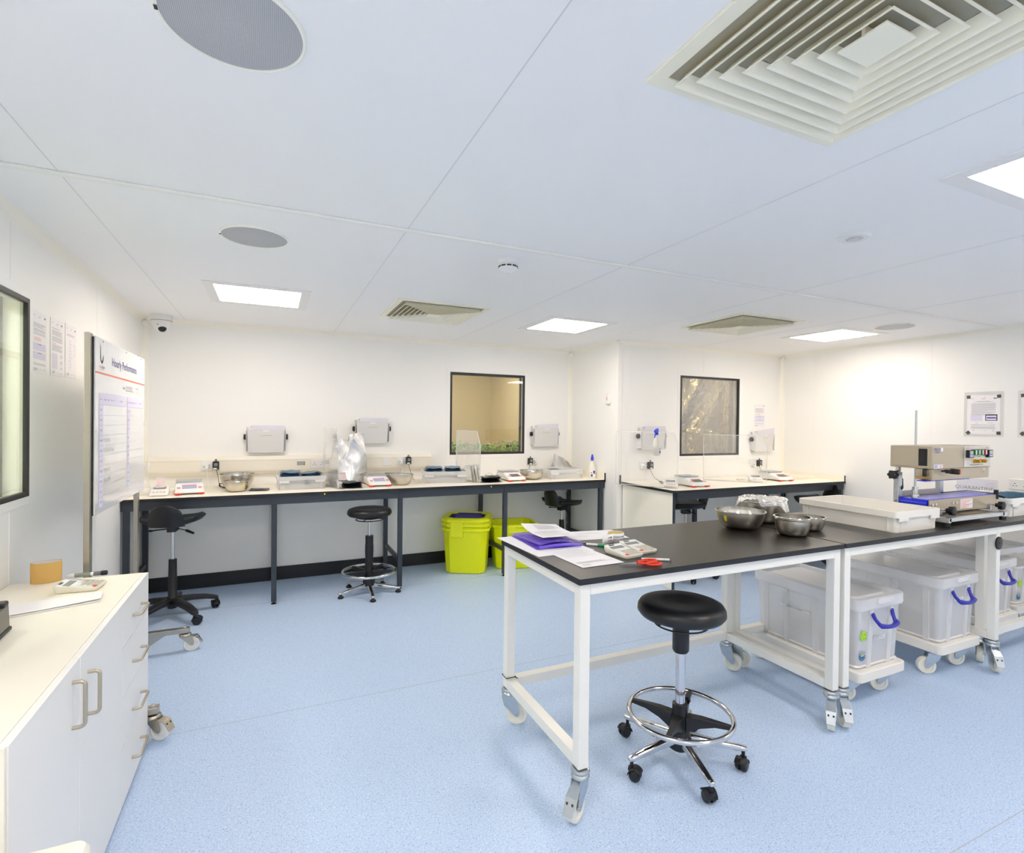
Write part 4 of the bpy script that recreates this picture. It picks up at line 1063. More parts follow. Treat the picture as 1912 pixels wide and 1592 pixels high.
def spray(label, loc, rotz, trigger=True, rot=None, s_=1):
    t = thing('spray_bottle', label, 'spray bottle', loc, rotz, rot=rot)
    m = MB(); m.lathe([(.0005, 0), (.036, 0), (.039, .006), (.039, .09), (.036, .115), (.028, .15), (.016, .178), (.013, .185), (.013, .2), (.0005, .2)], seg=32); m.build('bottle', 'liquid_bottle', t, smooth=45)
    m = MB(); a = R(-90)
    def patch(z0, z1, h0, h1, mi):
        vs = []
        for zz in (z0, z1):
            for q in range(7):
                an = a + h0 + (h1 - h0) * q / 6; vs.append((.0395 * math.cos(an), .0395 * math.sin(an), zz))
        m.add(vs, [(q, q + 1, q + 8, q + 7) for q in range(6)], mi)
    patch(.02, .085, -.75, .75, 0); patch(.06, .085, .0, .75, 1); patch(.05, .058, .0, .75, 2); patch(.022, .048, -.6, -.05, 1); patch(.056, .07, -.55, -.25, 2)
    m.build('label', ['paper', 'sticker_blue', 'red'], t, smooth=60)
    if trigger:
        m = MB(); m.cyl((0, 0, .198), (0, 0, .225), .0165, 20)
        m.loft([[(-.045, -.01, .225), (.028, -.012, .225), (.028, .012, .225), (-.045, .01, .225)], [(-.05, -.008, .25), (.02, -.01, .256), (.02, .01, .256), (-.05, .008, .25)]])
        m.build('spray_head', 'blue_cap', t, bevel=.003)
        m = MB(); m.tube([(-.028, 0, .228), (-.036, 0, .205), (-.052, 0, .178)], [.006, .006, .004], 10); m.build('trigger', 'blue_cap', t, smooth=50)
    else:
        m = MB(); m.lathe([(.016, .195), (.016, .225), (.011, .24), (.008, .26), (.0005, .262)], seg=20); m.build('nozzle_cap', 'blue_cap', t, smooth=40)
    return t
spray('pale bottle with a blue nozzle cap at the right end of the long bench', (3.185, 4.83, BT), R(-20), False)
# second bottle hangs by its head on the top edge of the corner bench screen
spray('spray bottle with blue trigger head hanging on the acrylic screen of the corner bench', (3.345, 3.97, BT + .305), 0, True, rot=(R(4), R(-12), R(28)))
t = thing('shallow_tray', 'shallow cream tray on the corner bench beside the right wall', 'tray', (5.42, 4.10, BT), R(0))
m = MB(); o = rrect(-.15, .15, -.17, .17, .015); i = rrect(-.14, .14, -.16, .16, .012)
m.loft([ring(i, 0), ring(o, .03), ring(i, .03), ring(rrect(-.132, .132, -.152, .152, .012), .004)]); m.build('tray_body', 'cream', t, smooth=40)
t = thing('coiled_cord', 'thin beige cord coiled on the corner bench beside the middle printer', 'cord', (4.56, 4.06, BT + .004))
m = MB(); m.tube([(.05 * math.cos(a * 1.0) * (1 + .1 * math.sin(3 * a)), .045 * math.sin(a), .002 + .006 * math.sin(a * 1.7) ** 2 + .0007 * a) for a in [i * .3 for i in range(56)]], .0022, 6); m.build('cord', 'ivory_plastic', t, smooth=60)
t = thing('coiled_cord', 'black cord bundle on the corner bench behind the left printer', 'cord', (3.56, 4.14, BT + .003))
m = MB(); m.tube([(.02 * math.cos(a), .012 * math.sin(a) + .002 * a, .012 + .012 * math.sin(a * .9)) for a in [i * .4 for i in range(36)]], .0025, 6); m.build('cord', 'black_plastic', t, smooth=60)
t = thing('coiled_cord', 'black cord bundle on the long bench behind the first balance', 'cord', (-.38, 5.17, BT + .003))
m = MB(); m.tube([(.025 * math.cos(a), .012 * math.sin(a) + .002 * a, .02 + .018 * math.sin(a * .9)) for a in [i * .4 for i in range(36)]], .003, 6); m.build('cord', 'black_plastic', t, smooth=60)
# ================================================================ stools
def five_star(par, R_, hub_z, tip_z, mt, angles, w0=.034, w1=.024, curved=False):
    for a in angles:
        d = Vector((math.cos(a), math.sin(a), 0)); s_ = Vector((-d.y, d.x, 0))
        rings = []
        for q in (0, .15, .4, .7, .93, 1.0):
            p = d * (.02 + (R_ - .02) * q); ww = (w0 + (w1 - w0) * q) * (.75 if q == 1 else 1) / 2
            zz = hub_z + (tip_z - hub_z) * (q ** (2.6 if curved else 1)); hh = (.036 - .018 * q) if not curved else (.04 - .012 * q)
            rings.append([tuple(p - s_ * ww + Vector((0, 0, zz - hh / 2))), tuple(p + s_ * ww + Vector((0, 0, zz - hh / 2))), tuple(p + s_ * ww + Vector((0, 0, zz + hh / 2 - .006))), tuple(p + s_ * ww * .55 + Vector((0, 0, zz + hh / 2))), tuple(p - s_ * ww * .55 + Vector((0, 0, zz + hh / 2))), tuple(p - s_ * ww + Vector((0, 0, zz + hh / 2 - .006)))])
        m = MB(); m.loft(rings); m.build('base_arm', mt, par, smooth=45, bevel=.003)
def twin_caster(par, x, y, top, rz, r=.025):
    m = MB(); m.T = Matrix.Translation((x, y, 0)) @ Matrix.Rotation(rz, 4, 'Z')
    m.cyl((0, 0, r * 1.3), (0, 0, top), .0075, 12)
    m.lathe([(.0005, 2.1 * r), (.014, 2.1 * r), (.016, 1.6 * r), (.0005, 1.5 * r)], seg=16)
    off = .016
    c = m.build('caster', 'black_plastic', par, smooth=40)
    w_ = MB(); w_.T = m.T @ Matrix.Translation((off, 0, r)) @ Matrix.Rotation(R(90), 4, 'X')
    for s_ in (-1, 1):
        z0, z1 = s_ * .005, s_ * .024
        w_.lathe([(.0005, z1), (r * .72, z1), (r * .95, z0 + s_ * .014), (r, z0 + s_ * .008), (r, z0), (.0005, z0)], seg=28)
    w_.box(-r * .95, r * .5, r * .2, r * 1.02, -.022, .022) if False else None
    w_.build('wheel', 'black_plastic', c, smooth=40)
    h = MB(); h.T = m.T
    n = 10; rr = r * 1.09
    v1 = [(off + rr * math.cos(R(20 + 160 * i / n)), -.0235, r + rr * math.sin(R(20 + 160 * i / n))) for i in range(n + 1)]
    v2 = [(a, .0235, b) for a, _, b in v1]
    h.add(v1 + v2, [(i, i + 1, i + n + 2, i + n + 1) for i in range(n)]); h.build('hood', 'black_plastic', c, solid=.003, smooth=50)
    return c
def round_stool(label, x, y, rotz, feet, seat_z=.675, ring_z=.215):
    t = thing('lab_stool', label, 'stool', (x, y, 0), rotz)
    R_ = .285 if feet == 'caster' else .27
    angs = [R(90 + 72 * k) for k in range(5)]
    five_star(t, R_, .115 if feet == 'caster' else .075, .088 if feet == 'caster' else .04, 'chrome', angs, .04, .028)
    for k, a in enumerate(angs):
        px, py = (R_ - .016) * math.cos(a), (R_ - .016) * math.sin(a)
        if feet == 'caster': twin_caster(t, px, py, .082, a + R(70 + 55 * k))
        else:
            m = MB(); m.lathe([(.022, 0), (.025, .003), (.024, .014), (.014, .02), (.01, .03), (.0005, .03)], (px, py, 0), 20, cap0=True); m.build('glide', 'black_plastic', t, smooth=40)
    m = MB(); m.lathe([(.03, .055), (.05, .07), (.052, .12), (.036, .15), (.033, .26), (.03, .262), (.0005, .262)], seg=28, cap0=True); m.build('column_base', 'black_plastic', t, smooth=40)
    if feet == 'caster':
        m = MB(); m.lathe([(.0215, .25), (.0215, .50)], seg=24); m.build('gas_strut', 'chrome', t, smooth=60)
        m = MB(); m.lathe([(.0005, .49), (.03, .49), (.036, .5), (.036, seat_z - .06), (.0005, seat_z - .06)], seg=28); m.build('upper_sleeve', 'black_plastic', t, smooth=40)
    else:
        m = MB(); m.lathe([(.03, .25), (.036, .36), (.036, .42), (.034, .42), (.034, .5), (.0005, .5)], seg=24); m.build('upper_sleeve', 'black_plastic', t, smooth=40)
        m = MB(); m.lathe([(.0135, .49), (.0135, seat_z - .05)], seg=20); m.build('gas_strut', 'chrome', t, smooth=60)
    m = MB(); m.lathe([(.0005, seat_z - .055), (.05, seat_z - .055), (.11, seat_z - .042), (.12, seat_z - .035), (.0005, seat_z - .03)], seg=28)
    m.build('seat_plate', 'black_plastic', t, smooth=40)
    m = MB(); m.lathe([(.0005, -.030), (.15, -.030), (.178, -.024), (.19, -.008), (.188, .012), (.178, .028), (.155, .036), (.10, .032), (.05, .027), (.0005, .025)], (0, 0, seat_z + .004), 56); m.build('seat', 'black_vinyl', t, smooth=70)
    m = MB(); m.tube([(.115 * math.cos(a), .115 * math.sin(a), seat_z - .058) for a in [2 * math.pi * i / 40 for i in range(40)]], .004, 8, closed=True); m.build('lever_ring', 'black_plastic', t, smooth=60)
    for k in range(3):
        a = R(30 + 120 * k); m = MB(); m.tube([(.115 * math.cos(a), .115 * math.sin(a), seat_z - .058), (.05 * math.cos(a), .05 * math.sin(a), seat_z - .05)], .0035, 6); m.build('ring_spoke', 'black_plastic', t, smooth=60)
    rr = .222
    m = MB(); m.tube([(rr * math.cos(a), rr * math.sin(a), ring_z) for a in [2 * math.pi * i / 64 for i in range(64)]], .0115, 12, closed=True); m.build('foot_ring', 'chrome', t, smooth=60)
    for k in range(4 if feet == 'caster' else 5):
        a = R(15 + (90 if feet == 'caster' else 72) * k); d = Vector((math.cos(a), math.sin(a), 0)); s_ = Vector((-d.y, d.x, 0)); rings = []
        for q, ww, zz, hh in ((.03, .05, ring_z - .035, .07), (.09, .034, ring_z - .014, .045), (.15, .024, ring_z - .004, .026), (rr, .018, ring_z - .001, .018)):
            p = d * q; rings.append([tuple(p + s_ * a_ * ww / 2 + Vector((0, 0, zz + b_ * hh / 2))) for a_, b_ in ((-1, -1), (1, -1), (1, 1), (-1, 1))])
        m = MB(); m.loft(rings); m.build('ring_arm', 'black_plastic', t, smooth=40, bevel=.003)
    m = MB(); m.cyl((.034, .0, ring_z + .035), (.06, .0, ring_z + .035), .008, 10); m.cyl((.058, 0, ring_z + .035), (.07, 0, ring_z + .035), .016, 12); m.build('clamp_knob', 'black_plastic', t, smooth=40)
    return t
round_stool('black round stool on chrome castors in front of the mobile tables', 1.665, 1.80, R(20), 'caster')
round_stool('black round stool with chrome foot ring on glides at the long bench', .79, 4.69, R(-38), 'glide', .70, .19)

def saddle_stool(label, x, y, rotz, seat_z=.735, base_angle=0, back=.13):
    """black work stool: dished seat with a low back; back towards local -y"""
    t = thing('work_stool', label, 'stool', (x, y, 0), rotz)
    angs = [R(base_angle + 72 * k) for k in range(5)]
    five_star(t, .31, .13, .085, 'black_plastic', angs, .072, .05, True)
    for k, a in enumerate(angs): twin_caster(t, .298 * math.cos(a), .298 * math.sin(a), .078, a + R(40 + 60 * k), .030)
    m = MB(); m.lathe([(.03, .07), (.034, .08), (.036, .15), (.03, .16), (.027, .44), (.0005, .44)], seg=24, cap0=True); m.build('column', 'black_plastic', t, smooth=40)
    m = MB(); m.lathe([(.0125, .43), (.0125, seat_z - .05)], seg=20); m.build('gas_strut', 'chrome', t, smooth=60)
    m = MB(); m.box(-.03, .03, -.045, .045, seat_z - .085, seat_z - .045); m.build('seat_bracket', 'black_plastic', t, bevel=.005)
    m = MB()
    nx, ny = 18, 18
    def top(u, v):
        a = (u - .5) * 2; b = (v - .5) * 2
        k = 1 - .12 * a * a * b * b
        x_ = a * .215 * k * (1 - .10 * b * b); y_ = b * .17 * k
        zz = .022 * a * a + .006 * abs(a) ** 3 - .028 * max(0, b) ** 2 * (1 - a * a) + .012 * max(0, -b) ** 2
        return x_, y_, zz
    vs = []; fs = []
    def seatgrid(s_):
        def f(u, v):
            x_, y_, zz = top(u, v); e = max(0, 1 - max(abs(u - .5), abs(v - .5)) * 2) ** .33
            return (x_, y_, seat_z + zz + s_ * .040 * e)
        return f
    m.grid(nx, ny, seatgrid(1)); m.grid(nx, ny, lambda u, v: seatgrid(-1)(1 - u, v)); m.build('seat', 'black_vinyl', t, smooth=70)
    m = MB()
    def bk(s_):
        def f(u, v):
            a = (u - .5) * 2; hw = .108 * (1 - .42 * max(0, v - .45) ** 2 / .3025) + .012 * (1 - v) ** 2
            e = max(0, 1 - max(abs(a), max(0, v * 2 - 1))) ** .4
            return (a * hw, -.165 - .05 * v - .0 + .025 * a * a + s_ * .017 * e, seat_z - .025 + (back + .045) * v - .02 * v ** 4 * a * a)
        return f
    m.grid(14, 14, bk(-1)); m.grid(14, 14, lambda u, v: bk(1)(1 - u, v)); m.build('backrest', 'black_vinyl', t, smooth=70)
    m = MB(); m.tube([(.02, 0, seat_z - .06), (.085, -.02, seat_z - .075), (.10, -.024, seat_z - .08)], .004, 8); m.tube([(.09, -.02, seat_z - .076), (.10, -.024, seat_z - .08), (.15, -.036, seat_z - .1)], [.007, .011, .008], 10); m.build('lever', 'black_plastic', t, smooth=50)
    m = MB(); m.tube([(-.02, -.02, seat_z - .06), (-.12, -.05, seat_z - .065)], .005, 8); m.ball((-.13, -.053, seat_z - .066), .022, .012, .008, 10); m.build('tilt_lever', 'black_plastic', t, smooth=50)
    return t
saddle_stool('black work stool with low back at the long bench beside the whiteboard', -.67, 4.68, R(-8), .735, -46, .125)
saddle_stool('black work stool tucked under the long bench behind the yellow bins', 2.92, 5.02, R(-75), .63, 10, .16)
saddle_stool('black work stool mostly hidden behind the end panel of the corner bench', 3.76, 4.02, R(65), .70, 33, .10)
saddle_stool('black work stool under the corner bench nearest the right wall', 5.30, 3.72, R(75), .70, 20, .15)

# ================================================================ yellow bins
def bin_body(label, x, y, rotz, w, d, h, rims, liner):
    t = thing('waste_bin', label, 'bin', (x, y, 0), rotz)
    def oc(hw, hd, c): return [(hw - c, -hd), (hw, -hd + c), (hw, hd - c), (hw - c, hd), (-hw + c, hd), (-hw, hd - c), (-hw, -hd + c), (-hw + c, -hd)]
    W0, D0 = w * .42, d * .42; W1, D1 = w * .5, d * .5; th = .006
    m = MB(); m.loft([ring(oc(W0, D0, .05), 0.004), ring(oc(W0 + .005, D0 + .005, .052), .012), ring(oc(W1, D1, .065), h - .02), ring(oc(W1, D1, .065), h), ring(oc(W1 - th, D1 - th, .062), h), ring(oc(W0 - th, D0 - th, .05), .02)])
    m.build('bin_body', 'yellow_bin', t, bevel=.006, seg=3, smooth=30)
    for k in range(rims):
        zt = h - .045 * k
        m = MB(); m.loft([ring(oc(W1 + .001, D1 + .001, .065), zt - .03), ring(oc(W1 + .018, D1 + .018, .072), zt - .022), ring(oc(W1 + .018, D1 + .018, .072), zt - .004), ring(oc(W1 + .012, D1 + .012, .07), zt + .004), ring(oc(W1 - th, D1 - th, .062), zt + .004)], cap0=False, cap1=False)
        m.build('rim', 'yellow_bin', t, bevel=.004, smooth=30)
    m = MB(); m.box(-W1 - .012, -W1 + .075, -D1 - .006, -D1 + .06, h - .045 * rims - .04, h - .015) if False else m.box(-W1 * .62, -W1 * .05, -D1 - .022, -D1 - .002, h - .045 * rims - .035, h - .02)
    m.build('grip_panel', 'yellow_bin', t, bevel=.006)
    if liner:
        m = MB(); m.loft([ring(oc(W1 + .013, D1 + .013, .07), h + .004), ring(oc(W1 + .004, D1 + .004, .068), h + .014), ring(oc(W1 - .045, D1 - .045, .06), h + .012), ring(oc(W1 - .048, D1 - .048, .06), h + .002)], cap0=False, cap1=False); m.build('lid_frame', 'yellow_bin', t, bevel=.004, smooth=30)
        m = MB(); rr = [(x_ * (1 + .03 * math.sin(k * 2.1)), y_) for k, (x_, y_) in enumerate(rrect(-W1 + .05, W1 - .05, -D1 + .05, D1 - .05, .06, 8))]
        m.loft([ring(rr, h + .008), ring([(a * .93, b * .93) for a, b in rr], h - .02), ring([(a * .86, b * .86) for a, b in rr], h - .2), ring([(a * .6, b * .6) for a, b in rr], h - .3)], cap0=False); m.build('liner', 'purple_liner', t, smooth=50)
    return t
bin_body('tall yellow bin with stacked rims and a purple liner under the long bench', 1.835, 5.06, R(-28), .45, .42, .54, 3, True)
bin_body('lower open yellow bin behind the bench leg and the mobile table', 2.33, 5.03, R(-12), .45, .38, .455, 1, False)

# ================================================================ mobile tables
def mobile_table(label, x0, x1, y0, y1, z, front_rail=False, back_rail=True, end_rails=True, casters=(R(200), R(-90), R(60), R(120)), skip_r=False):
    t = thing('mobile_table', label, 'table', (x0, y0, 0))
    L, D = x1 - x0, y1 - y0; s_ = .045
    m = MB(); m.prism(rrect(0, L, 0, D, .006, 2), z - .022, z); m.build('tabletop', ['black_top'], t, bevel=.001)
    m = MB(); m.loft([ring(rrect(-.001, L + .001, -.001, D + .001, .007, 2), z - .0225), ring(rrect(-.001, L + .001, -.001, D + .001, .007, 2), z - .002)], cap0=True, cap1=False); m.build('edging', 'black_edge', t)
    zb = z - .023; zl = .185
    fx = (.012, L - .012 - s_); fy = (.012, D - .012 - s_); q = 0
    for i, x in enumerate(fx):
        for j, y in enumerate(fy):
            m = MB(); m.box(x, x + s_, y, y + s_, zl, zb); l = m.build('leg', 'white_steel', t, bevel=.003)
            m = MB(); m.lathe([(.034, zl - .004), (.037, zl - .012), (.034, zl - .02), (.026, zl - .024)], (x + s_ / 2, y + s_ / 2, 0), 28, cap0=True, cap1=True); m.build('swivel_collar', 'zinc', l, smooth=40)
            plate_caster(t, x + s_ / 2, y + s_ / 2, zl - .018, casters[q], .052, j == 0, 'beige_nylon', 'zinc', .032); q += 1
    m = MB(); m.box(fx[0] + s_, fx[1], .012, .012 + s_, zb - s_, zb); m.build('front_apron', 'white_steel', t, bevel=.002)
    m = MB(); m.box(fx[0] + s_, fx[1], fy[1], fy[1] + s_, zb - s_, zb); m.build('back_apron', 'white_steel', t, bevel=.002)
    for x in fx:
        m = MB(); m.box(x, x + s_, fy[0] + s_, fy[1], zb - s_, zb); m.build('end_apron', 'white_steel', t, bevel=.002)
        if end_rails: m = MB(); m.box(x, x + s_, fy[0] + s_, fy[1], zl, zl + s_); m.build('end_rail', 'white_steel', t, bevel=.002)
    if back_rail: m = MB(); m.box(fx[0] + s_, fx[1], fy[1], fy[1] + s_, zl, zl + s_); m.build('back_rail', 'white_steel', t, bevel=.002)
    if front_rail: m = MB(); m.box(fx[0] + s_, fx[1], .012, .012 + s_, zl - .02, zl + s_ - .02); m.build('front_rail', 'white_steel', t, bevel=.002)
    return t
TZ = .915
M1 = mobile_table('white framed black topped mobile table holding the papers and calculators', 1.055, 2.597, 1.675, 2.412, TZ, casters=(R(212), R(-25), R(214), R(-60)))
mobile_table('middle mobile table with the white crate, boxes stored beneath it', 2.608, 4.13, 1.675, 2.42, TZ, casters=(R(232), R(-50), R(226), R(-40)))
mobile_table('farthest mobile table at the right photo edge under the crate of blue pouches', 4.08, 5.55, 1.745, 2.48, TZ - .026, front_rail=True, back_rail=False, end_rails=False, casters=(R(20), R(60), R(-75), R(60)))
m = MB(); x, y = .0345, .7025
m.tube([(x + .026 * c * 1.0, y + .026 * s_, .238) for c, s_ in ((-1, -1), (1, -1), (1, 1), (-1, 1))], .0022, 6, closed=True); m.tube([(x + .02, y - .028, .238), (x + .035, y - .034, .232)], .002, 6); m.build('cable_tie', 'black_plastic', M1, smooth=50)
t = thing('black_disc', 'black round magnetic disc stuck on the leg where two mobile tables meet', 'disc', (4.09, 1.686, .79))
m = MB(); m.lathe([(.0005, 0), (.040, 0), (.040, .006), (.036, .008), (.0005, .008)], seg=32); o = m.build('disc', 'black_plastic', t, smooth=40); o.rotation_euler = (R(90), 0, 0)
m = MB(); m.lathe([(.006, .008), (.004, .009), (.0005, .009)], seg=12); o = m.build('screw', 'eye_black', t); o.rotation_euler = (R(90), 0, 0)

# ================================================================ clear boxes on dollies
def dolly(label, x0, y0, w, d, z0=.135, th=.055, rz=(R(140), R(120), R(150), R(100))):
    t = thing('box_dolly', label, 'dolly', (x0, y0, 0))
    m = MB(); m.prism(rrect(0, w, 0, d, .03), z0, z0 + th); m.build('platform', 'hdpe', t, bevel=.006, seg=3)
    q = 0
    for x in (.065, w - .065):
        for y in (.075, d - .075):
            plate_caster(t, x, y, z0 + .003, rz[q], .05, False, 'beige_nylon', 'zinc', .034); q += 1
    return t
def storage_box(label, x0, y0, z0, w, d, h, lid=True, stickers=False, tag_=True, inside='bag_clear', handle=True, qr=False, side_label=False):
    t = thing('storage_box', label, 'storage box', (x0, y0, z0))
    tw = .003; tp = .018; hb = h - .05
    def rr(e, r): return rrect(e, w - e, e, d - e, r)
    m = MB(); m.loft([ring(rr(tp, .03), 0), ring(rr(.004, .03), hb), ring(rr(.004 + tw, .028), hb), ring(rr(tp + tw, .028), tw)]); m.build('box_body', 'milky', t, smooth=40)
    m = MB(); m.loft([ring(rr(.003, .032), hb - .012), ring(rr(-.008, .036), hb - .012), ring(rr(-.008, .036), hb), ring(rr(.004, .032), hb)], cap0=False, cap1=False); m.build('box_rim', 'milky_rib', t, smooth=40)
    for x in (w * .28, w * .72):
        m = MB(); m.add([(x - .018, tp - .006, .0), (x + .018, tp - .006, .0), (x + .018, -.004, hb - .012), (x - .018, -.004, hb - .012), (x - .018, tp + .004, .0), (x + .018, tp + .004, .0), (x + .018, .008, hb - .012), (x - .018, .008, hb - .012)], [(0, 1, 2, 3), (7, 6, 5, 4), (0, 4, 5, 1), (1, 5, 6, 2), (2, 6, 7, 3), (3, 7, 4, 0)]); m.build('front_rib', 'milky_rib', t)
    for y in (d * .12, d * .38, d * .66, d * .88):
        m = MB(); m.add([(tp - .006, y - .016, 0), (tp - .006, y + .016, 0), (-.003, y + .016, hb - .012), (-.003, y - .016, hb - .012), (tp + .004, y - .016, 0), (tp + .004, y + .016, 0), (.007, y + .016, hb - .012), (.007, y - .016, hb - .012)], [(3, 2, 1, 0), (4, 5, 6, 7), (1, 5, 4, 0), (2, 6, 5, 1), (3, 7, 6, 2), (0, 4, 7, 3)]); m.build('side_rib', 'milky_rib', t)
    m = MB(); m.loft([ring(rr(tp - .008, .032), .012), ring(rr(tp - .002, .03), .02), ring(rr(tp + .001, .03), .012)], cap0=False, cap1=False); m.build('base_step', 'milky_rib', t)
    if lid:
        m = MB(); m.loft([ring(rr(-.012, .04), hb - .002), ring(rr(-.012, .04), h), ring(rr(.012, .035), h), ring(rr(.03, .03), h - .018), ring(rr(.055, .03), h - .018), ring(rr(.06, .03), h - .008)], cap0=False); l = m.build('lid', 'milky_lid', t, smooth=35)
        m = MB(); m.box(w * .34, w * .66, -.024, -.010, h - .034, h - .004); m.build('lid_clip', 'milky_rib', l, bevel=.004)
    if handle:
        hx0, hx1, hz = w * .28, w * .72, hb - .03
        m = MB(); m.tube([(hx0, -.004, hz), (hx0 + .008, -.018, hz - .035), (hx0 + .02, -.038, hz - .062)], [.010, .009, .011], 10); m.tube([(hx1, -.004, hz), (hx1 - .008, -.018, hz - .035), (hx1 - .02, -.038, hz - .062)], [.010, .009, .011], 10)
        pts = [(hx0 + .012, -.034, hz - .055)] + [(hx0 + .02 + (hx1 - hx0 - .04) * i / 8, -.042 - .014 * math.sin(math.pi * i / 8), hz - .062 - .006 * math.sin(math.pi * i / 8)) for i in range(9)] + [(hx1 - .012, -.034, hz - .055)]
        m.tube(pts, [.012] + [.017 - .005 * math.sin(math.pi * i / 8) for i in range(9)] + [.012], 12, flat=.8); m.build('handle', 'blue_handle', t, smooth=60)
        for hx in (hx0, hx1):
            m = MB(); m.cyl((hx - .012, -.002, hz), (hx + .012, -.002, hz), .007, 10); m.build('handle_pivot', 'milky_rib', t, smooth=40)
    if tag_:
        m = MB(); m.box(w * .36, w * .60, .0015, .003, h * .39, h * .39 + .016)
        m.build('label_strip', 'paper', t) if not qr else None
        k = MB(); k.T = Matrix.Translation((w * .48, .0012, h * .39 + .008)) @ Matrix.Rotation(R(90), 4, 'X'); k.text('EMPTY CLR BAGS', 0, 0, .010, 0, z=.0003)
        if not qr: k.build('label_print', 'dark_ink', t)
        else:
            m = MB(); m.box(w * .38, w * .62, .0, .0015, hb - .10, hb - .086); m.build('label_strip', 'paper', t)
            k = MB(); k.T = Matrix.Translation((w * .5, -.0002, hb - .093)) @ Matrix.Rotation(R(90), 4, 'X'); k.text('EMPTY CLR BAGS', 0, 0, .009, 0, z=.0003); k.build('label_print', 'dark_ink', t)
    if side_label:
        m = MB(); m.box(-.0005, .001, d * .42, d * .72, h * .56, h * .56 + .014); m.build('label_strip', 'milky_rib', t)
        k = MB(); k.T = Matrix.Translation((-.001, d * .57, h * .56 + .007)) @ Matrix(((0, 0, -1, 0), (-1, 0, 0, 0), (0, 1, 0, 0), (0, 0, 0, 1))); k.text('EMPTY CLR BAGS', 0, 0, .013, 0, z=.0004); k.build('label_print', 'dark_ink', t)
    if stickers:
        for z_, mt_, zin in ((h * .47, 'sticker_green', 'sticker_ring'), (h * .185, 'sticker_blue', 'sticker_green')):
            A = Matrix.Translation((w * .155, tp * (1 - z_ / hb) + .002, z_)) @ Matrix.Rotation(R(90), 4, 'X')
            k = MB(); k.T = A; k.lathe([(.0005, .0008), (.0285, .0008)], seg=32); k.lathe([(.0005, .0012), (.025, .0012)], seg=32, m=1)
            if zin == 'sticker_ring':
                for q in range(3):
                    a0_ = R(120 * q); k.tube([(.013 * math.cos(a0_ + R(10 * i)), .013 * math.sin(a0_ + R(10 * i)), .0016) for i in range(8)], .0022, 6, 0)
            else:
                k.add([(-.012, -.006, .0016), (.013, -.002, .0016), (.012, .006, .0016), (-.006, .004, .0016)], [(0, 1, 2, 3)], 2)
                for q in range(10): k.T = A @ Matrix.Rotation(R(36 * q), 4, 'Z'); k.quad(-.002, .002, .018, .022, .0016, 2)
            k.build('sticker', ['sticker_blue' if mt_ == 'sticker_blue' else 'leaf', mt_, 'sticker_green'], t)
    if inside:
        m = MB(); ph = rnd.random() * 5
        m.grid(16, 22, lambda u, v: (.03 + (w - .06) * u, .03 + (d - .06) * v, .01 + .06 * (math.sin(math.pi * u) * math.sin(math.pi * v)) ** .5 * (1 + .6 * math.sin(7 * u + ph) * math.sin(9 * v + ph)) + .012 * math.sin(17 * u + 11 * v)))
        m.build('folded_bags', inside, t, smooth=40)
    return t
DW, DD = .418, .70
for x0, z0, who in ((2.845, .13, 'nearest white dolly, under the near end of the middle mobile table'), (3.615, .145, 'second white dolly from the stool, under the middle mobile table'), (4.435, .135, 'third white dolly, behind the front rail of the farthest table')):
    dolly(who, x0, 1.745 if x0 < 4.2 else 1.88, DW if x0 < 3 else .44, DD, z0)
storage_box('lidded clear box with two round stickers on the nearest dolly', 2.86, 1.765, .186, .395, .66, .385, stickers=True, side_label=True)
storage_box('lidded clear box with a blue handle on the second dolly', 3.63, 1.765, .201, .41, .66, .395, qr=True)
storage_box('lidded clear box with a blue handle on the third dolly, behind two table legs', 4.45, 1.90, .191, .41, .66, .385, qr=True)
dolly('white dolly at the right photo edge behind the third box', 5.045, 1.95, DW, DD, .12)
storage_box('clear box with round stickers at the right photo edge', 5.06, 1.97, .176, .395, .66, .34, stickers=True, lid=False)
t = thing('spare_lid', 'loose clear lid resting on top of the boxes under the farthest table', 'box lid', (4.62, 1.99, .578), rot=(R(1.5), 0, R(-4)))
m = MB()
def rl(e, r): return rrect(e, .62 - e, e, .45 - e, r)
m.loft([ring(rl(0, .04), 0), ring(rl(0, .04), .042), ring(rl(.024, .035), .042), ring(rl(.04, .03), .02)], cap0=False); m.build('lid_shell', 'milky_lid', t, smooth=35)
t = thing('film_roll', 'crumpled clear film sheets lying between the lid and the third box', 'plastic film', (4.72, 2.05, .592), R(10))
m = MB(); m.grid(20, 14, lambda u, v: ((u - .3) * .6, (v - .4) * .36, -.012 + .008 * math.sin(9 * u + 4 * v) + .006 * math.sin(14 * v))); m.build('film', 'film', t, smooth=40)
t = thing('trailing_cable', 'black cord hanging behind the farthest mobile table near the wall', 'cord', (4.98, 2.455, 0))
m = MB(); m.tube([(0, 0, .86), (-.01, .02, .76), (.06, .03, .68), (.04, .04, .66), (-.10, .05, .63)], .005, 8); m.build('cord', 'black_plastic', t, smooth=60)
t = thing('hanging_cable', 'thick straight black cable beside the leg of the farthest table', 'cord', (4.52, 2.46, 0))
m = MB(); m.tube([(0, 0, .86), (.002, 0, .75), (-.004, 0, .64)], .009, 8); m.build('cord', 'black_plastic', t, smooth=60)
